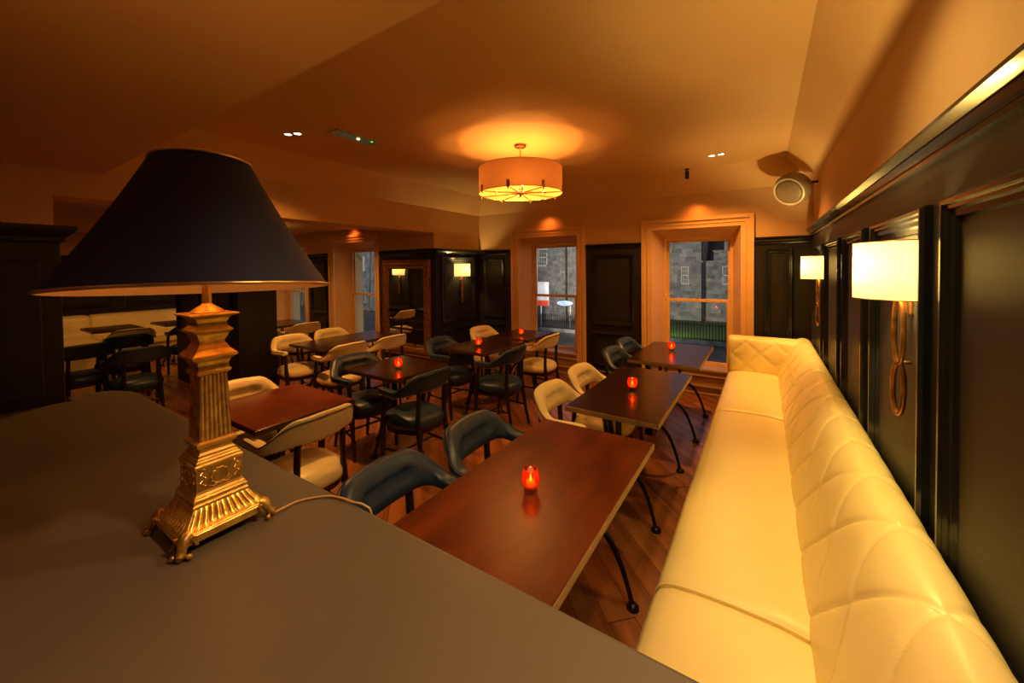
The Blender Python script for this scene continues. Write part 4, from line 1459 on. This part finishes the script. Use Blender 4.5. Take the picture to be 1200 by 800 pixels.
MB().add([(-5.3, 0.8, 6.1), (8, 0.8, 6.1), (8, 6.5, 14.0), (-5.3, 6.5, 14.0), (-5.3, 0.8, 5.9), (8, 0.8, 5.9), (8, 6.5, 13.8), (-5.3, 6.5, 13.8)],
         [(0, 1, 2, 3), (4, 7, 6, 5), (0, 4, 5, 1), (1, 5, 6, 2), (2, 6, 7, 3), (3, 7, 4, 0)]).obj('slate_roof', slate, b2)
# building in the left-hand window
b3 = thing('rubble_building', 'rough dark stone house across the street seen through the left window', 'building', (-17, 36, GZ))
MB().box(-22, 5.5, 0, 5.5, 0, 12).obj('wall', stone_dk, b3)
ms = [MB() for _ in tones]
cours(ms, -5.2, 4.0, 0, 0, 12, rnd, 0.55, 0.30, 0.09)
for m_, t_ in zip(ms, (stone_dk, stone_dk, stone, stone_dk)):
    m_.obj('rubble_stones', t_, b3, kind='stuff')
MB().box(1.2, 4.2, -0.5, 0, 0, 12).obj('chimney_pier', stone_dk, b3)
MB().tube([(0.35, -0.15, 0), (0.35, -0.15, 11.5)], 0.10, 8).obj('drainpipe', slate, b3)
far_window(b3, -2.35, 0, 5.55, 7.35, 1.05, False)
far_window(b3, 2.2, -0.5, 5.6, 7.4, 1.05, True)
for x in (-9, -14, -19):
    far_window(b3, x, 0, 5.55, 7.35, 1.05, x == -14)
b4 = thing('terraced_houses', 'grey terraced houses along the street seen through the two left windows', 'building', (-68, 33, GZ))
MB().box(-26, 27, 0, 6, 0, 12).obj('wall', stone, b4)
for i in range(11):
    for z0, z1 in ((1.0, 2.9), (5.2, 7.1)):
        far_window(b4, -23 + i * 4.6, 0, z0, z1, 1.1, (i * 7 + int(z0)) % 3 == 0)
MB().box(-26, 27, -0.15, 0, 3.9, 4.15).obj('string_course', stone, b4)
# railings and posts
rl = thing('railings', 'black iron railings in front of the lawn', 'railing', (-10, 29.5, GZ))
mb = MB()
for i in range(150):
    x = -14 + i * 0.19
    mb.box(x - 0.022, x + 0.022, -0.022, 0.022, 0.25, 1.45)
    mb.add([(x - 0.02, -0.02, 1.45), (x + 0.02, -0.02, 1.45), (x + 0.02, 0.02, 1.45), (x - 0.02, 0.02, 1.45), (x, 0, 1.56)], [(0, 1, 4), (1, 2, 4), (2, 3, 4), (3, 0, 4)])
mb.obj('bars', rail_m, rl, kind='stuff')
mb = MB()
for z in (0.36, 1.32):
    mb.box(-14, 14.6, -0.02, 0.02, z - 0.02, z + 0.02)
mb.obj('rails', rail_m, rl)
MB().box(-14, 14.6, -0.12, 0.12, 0.0, 0.26).obj('kerb', stone_dk, rl)
# lit poster board and round sign in the left window view
ps = thing('poster_board', 'white and red poster board on a post across the street', 'sign', (-16.35, 30, GZ))
MB().box(-0.75, 0.75, -0.06, 0.06, 2.05, 4.15).obj('board', sign_white, ps, bevel=0.05)
MB().box(-0.75, 0.75, -0.075, -0.061, 2.05, 2.55).obj('band', sign_red, ps)
MB().tube([(0, 0, 0), (0, 0, 2.1)], 0.06, 8).obj('post', ext_white, ps)
bs = thing('round_sign', 'blue oval sign on a grey post across the street', 'sign', (-13.9, 29.6, GZ))
xf(MB().lathe([(0.02, -0.05), (0.70, -0.05), (0.74, 0.0), (0.70, 0.05), (0.02, 0.05)], 28), Matrix.Diagonal((1, 1, 1, 1)) @ Matrix.Translation((0, 0, 2.4)) @ Matrix.Diagonal((1, 1, 0.3, 1)) @ Matrix.Rotation(PI / 2, 4, 'X')).obj('board', sign_blue, bs, smooth=True)
MB().tube([(0.45, 0.1, 0), (0.45, 0.1, 2.4)], 0.05, 8).obj('post', stone, bs)
# flag poles slanting from the facade outside the two left windows
for nm, x0, y0 in (('flagpole', -6.75, 5.0), ('flagpole', -9.45, 5.0)):
    lb = 'white slanting flagpole with dark furled flag outside the third window' if x0 > -8 else 'white slanting flagpole with dark furled flag outside the fourth window'
    t = thing(nm, lb, 'flagpole', (x0, y0, 1.9), 0, 'slanting flagpoles on the facade')
    MB().tube([(0.49, -0.192, 0.53), (-0.62, 0.55, -1.15)], 0.016, 8).obj('pole', ext_white, t, smooth=True)
    pts = smooth_path([(0.16, 0.22, 0.02), (0.02, 0.30, -0.14), (-0.12, 0.42, -0.42), (-0.20, 0.52, -0.80), (-0.22, 0.58, -1.15)], 4)
    MB().tube(pts, [0.03, 0.04, 0.05, 0.06, 0.065] + [0.07] * (len(pts) - 5), 10).obj('flag', flag_m, t, smooth='all')

# unseen spots added to brighten the lawn, the fronts and the outer reveals
spot('lawn_fill', (-6.5, 30.6, GZ + 2.0), (-5.8, 32.2, GZ), 520, (1.0, 0.95, 0.25), 120, 0.8, 0.15)
spot('front_fill', (-12, 24, 1.0), (-9, 42, 0), 6000, (1.0, 0.86, 0.68), 110, 0.7, 0.3)
spot('terrace_fill', (-40, 20, 3.0), (-48, 33, 0), 2000, (0.85, 0.92, 1.0), 130, 0.7, 0.3)
spot('reveal_fill', (-1.0, 12.0, 1.8), (-7.5, 5.0, 1.3), 500, (1.0, 0.86, 0.55), 60, 0.7, 0.2)
# spots without fittings, added for the orange glow above the window heads
for x, y, nz in ((W1, YN, 2.60), (W2, YN, 2.60)):
    spot('window_head_glow', (x + 0.05, y - 0.15, 2.40), (x + 0.05, y + 0.0, 2.24), 2.4, (1.0, 0.25, 0.03), 150, 0.9, 0.02)
spot('window_head_glow', (W3 + 0.05, 4.42 - 0.16, 2.36), (W3 + 0.05, 4.43, 2.15), 3.0, (1.0, 0.22, 0.03), 120, 0.9, 0.02)
# unseen fill spots added to brighten the other room
spot('far_room_fill', (-8.8, 2.0, 2.36), (-9.6, 2.0, 0.5), 45, WARM, 130, 0.8, 0.05)
spot('far_room_fill', (-5.6, 3.3, 2.36), (-5.6, 3.5, 0), 60, WARM, 140, 0.8, 0.05)
spot('far_room_fill', (-8.0, 3.3, 2.36), (-8.0, 3.6, 0), 60, WARM, 140, 0.8, 0.05)
spot('far_room_fill', (-6.4, 1.3, 2.36), (-6.4, 1.3, 0), 26, WARM, 130, 0.8, 0.05)

# lamps over the bar, recessed in the lower ceiling
for x, y, p in ((0.02, 0.66, 68), (-1.2, -0.5, 5)):
    t = thing('bar_downlight', 'recessed downlight over the bar counter' + (', nearer the banquette' if x > 0 else ', behind the desk lamp'), 'light', (x, y, 2.40), 0, 'recessed bar downlights')
    MB().lathe([(0.030, 0.0), (0.040, 0.0), (0.041, -0.004), (0.030, -0.006)], 24, 0, 0, closed_prof=True).obj('bezel', whitep, t, smooth=True)
    MB().lathe([(0.030, -0.001), (0.030, -0.0035), (0.001, -0.004)], 24, 0, 0).obj('lens', lampdisc, t, smooth=True)
    spot('bar_downlight_beam', (x, y, 2.38), (x - 0.30, y - 0.15, 0), p, (1.0, 0.55, 0.26), 110, 0.8, 0.05)
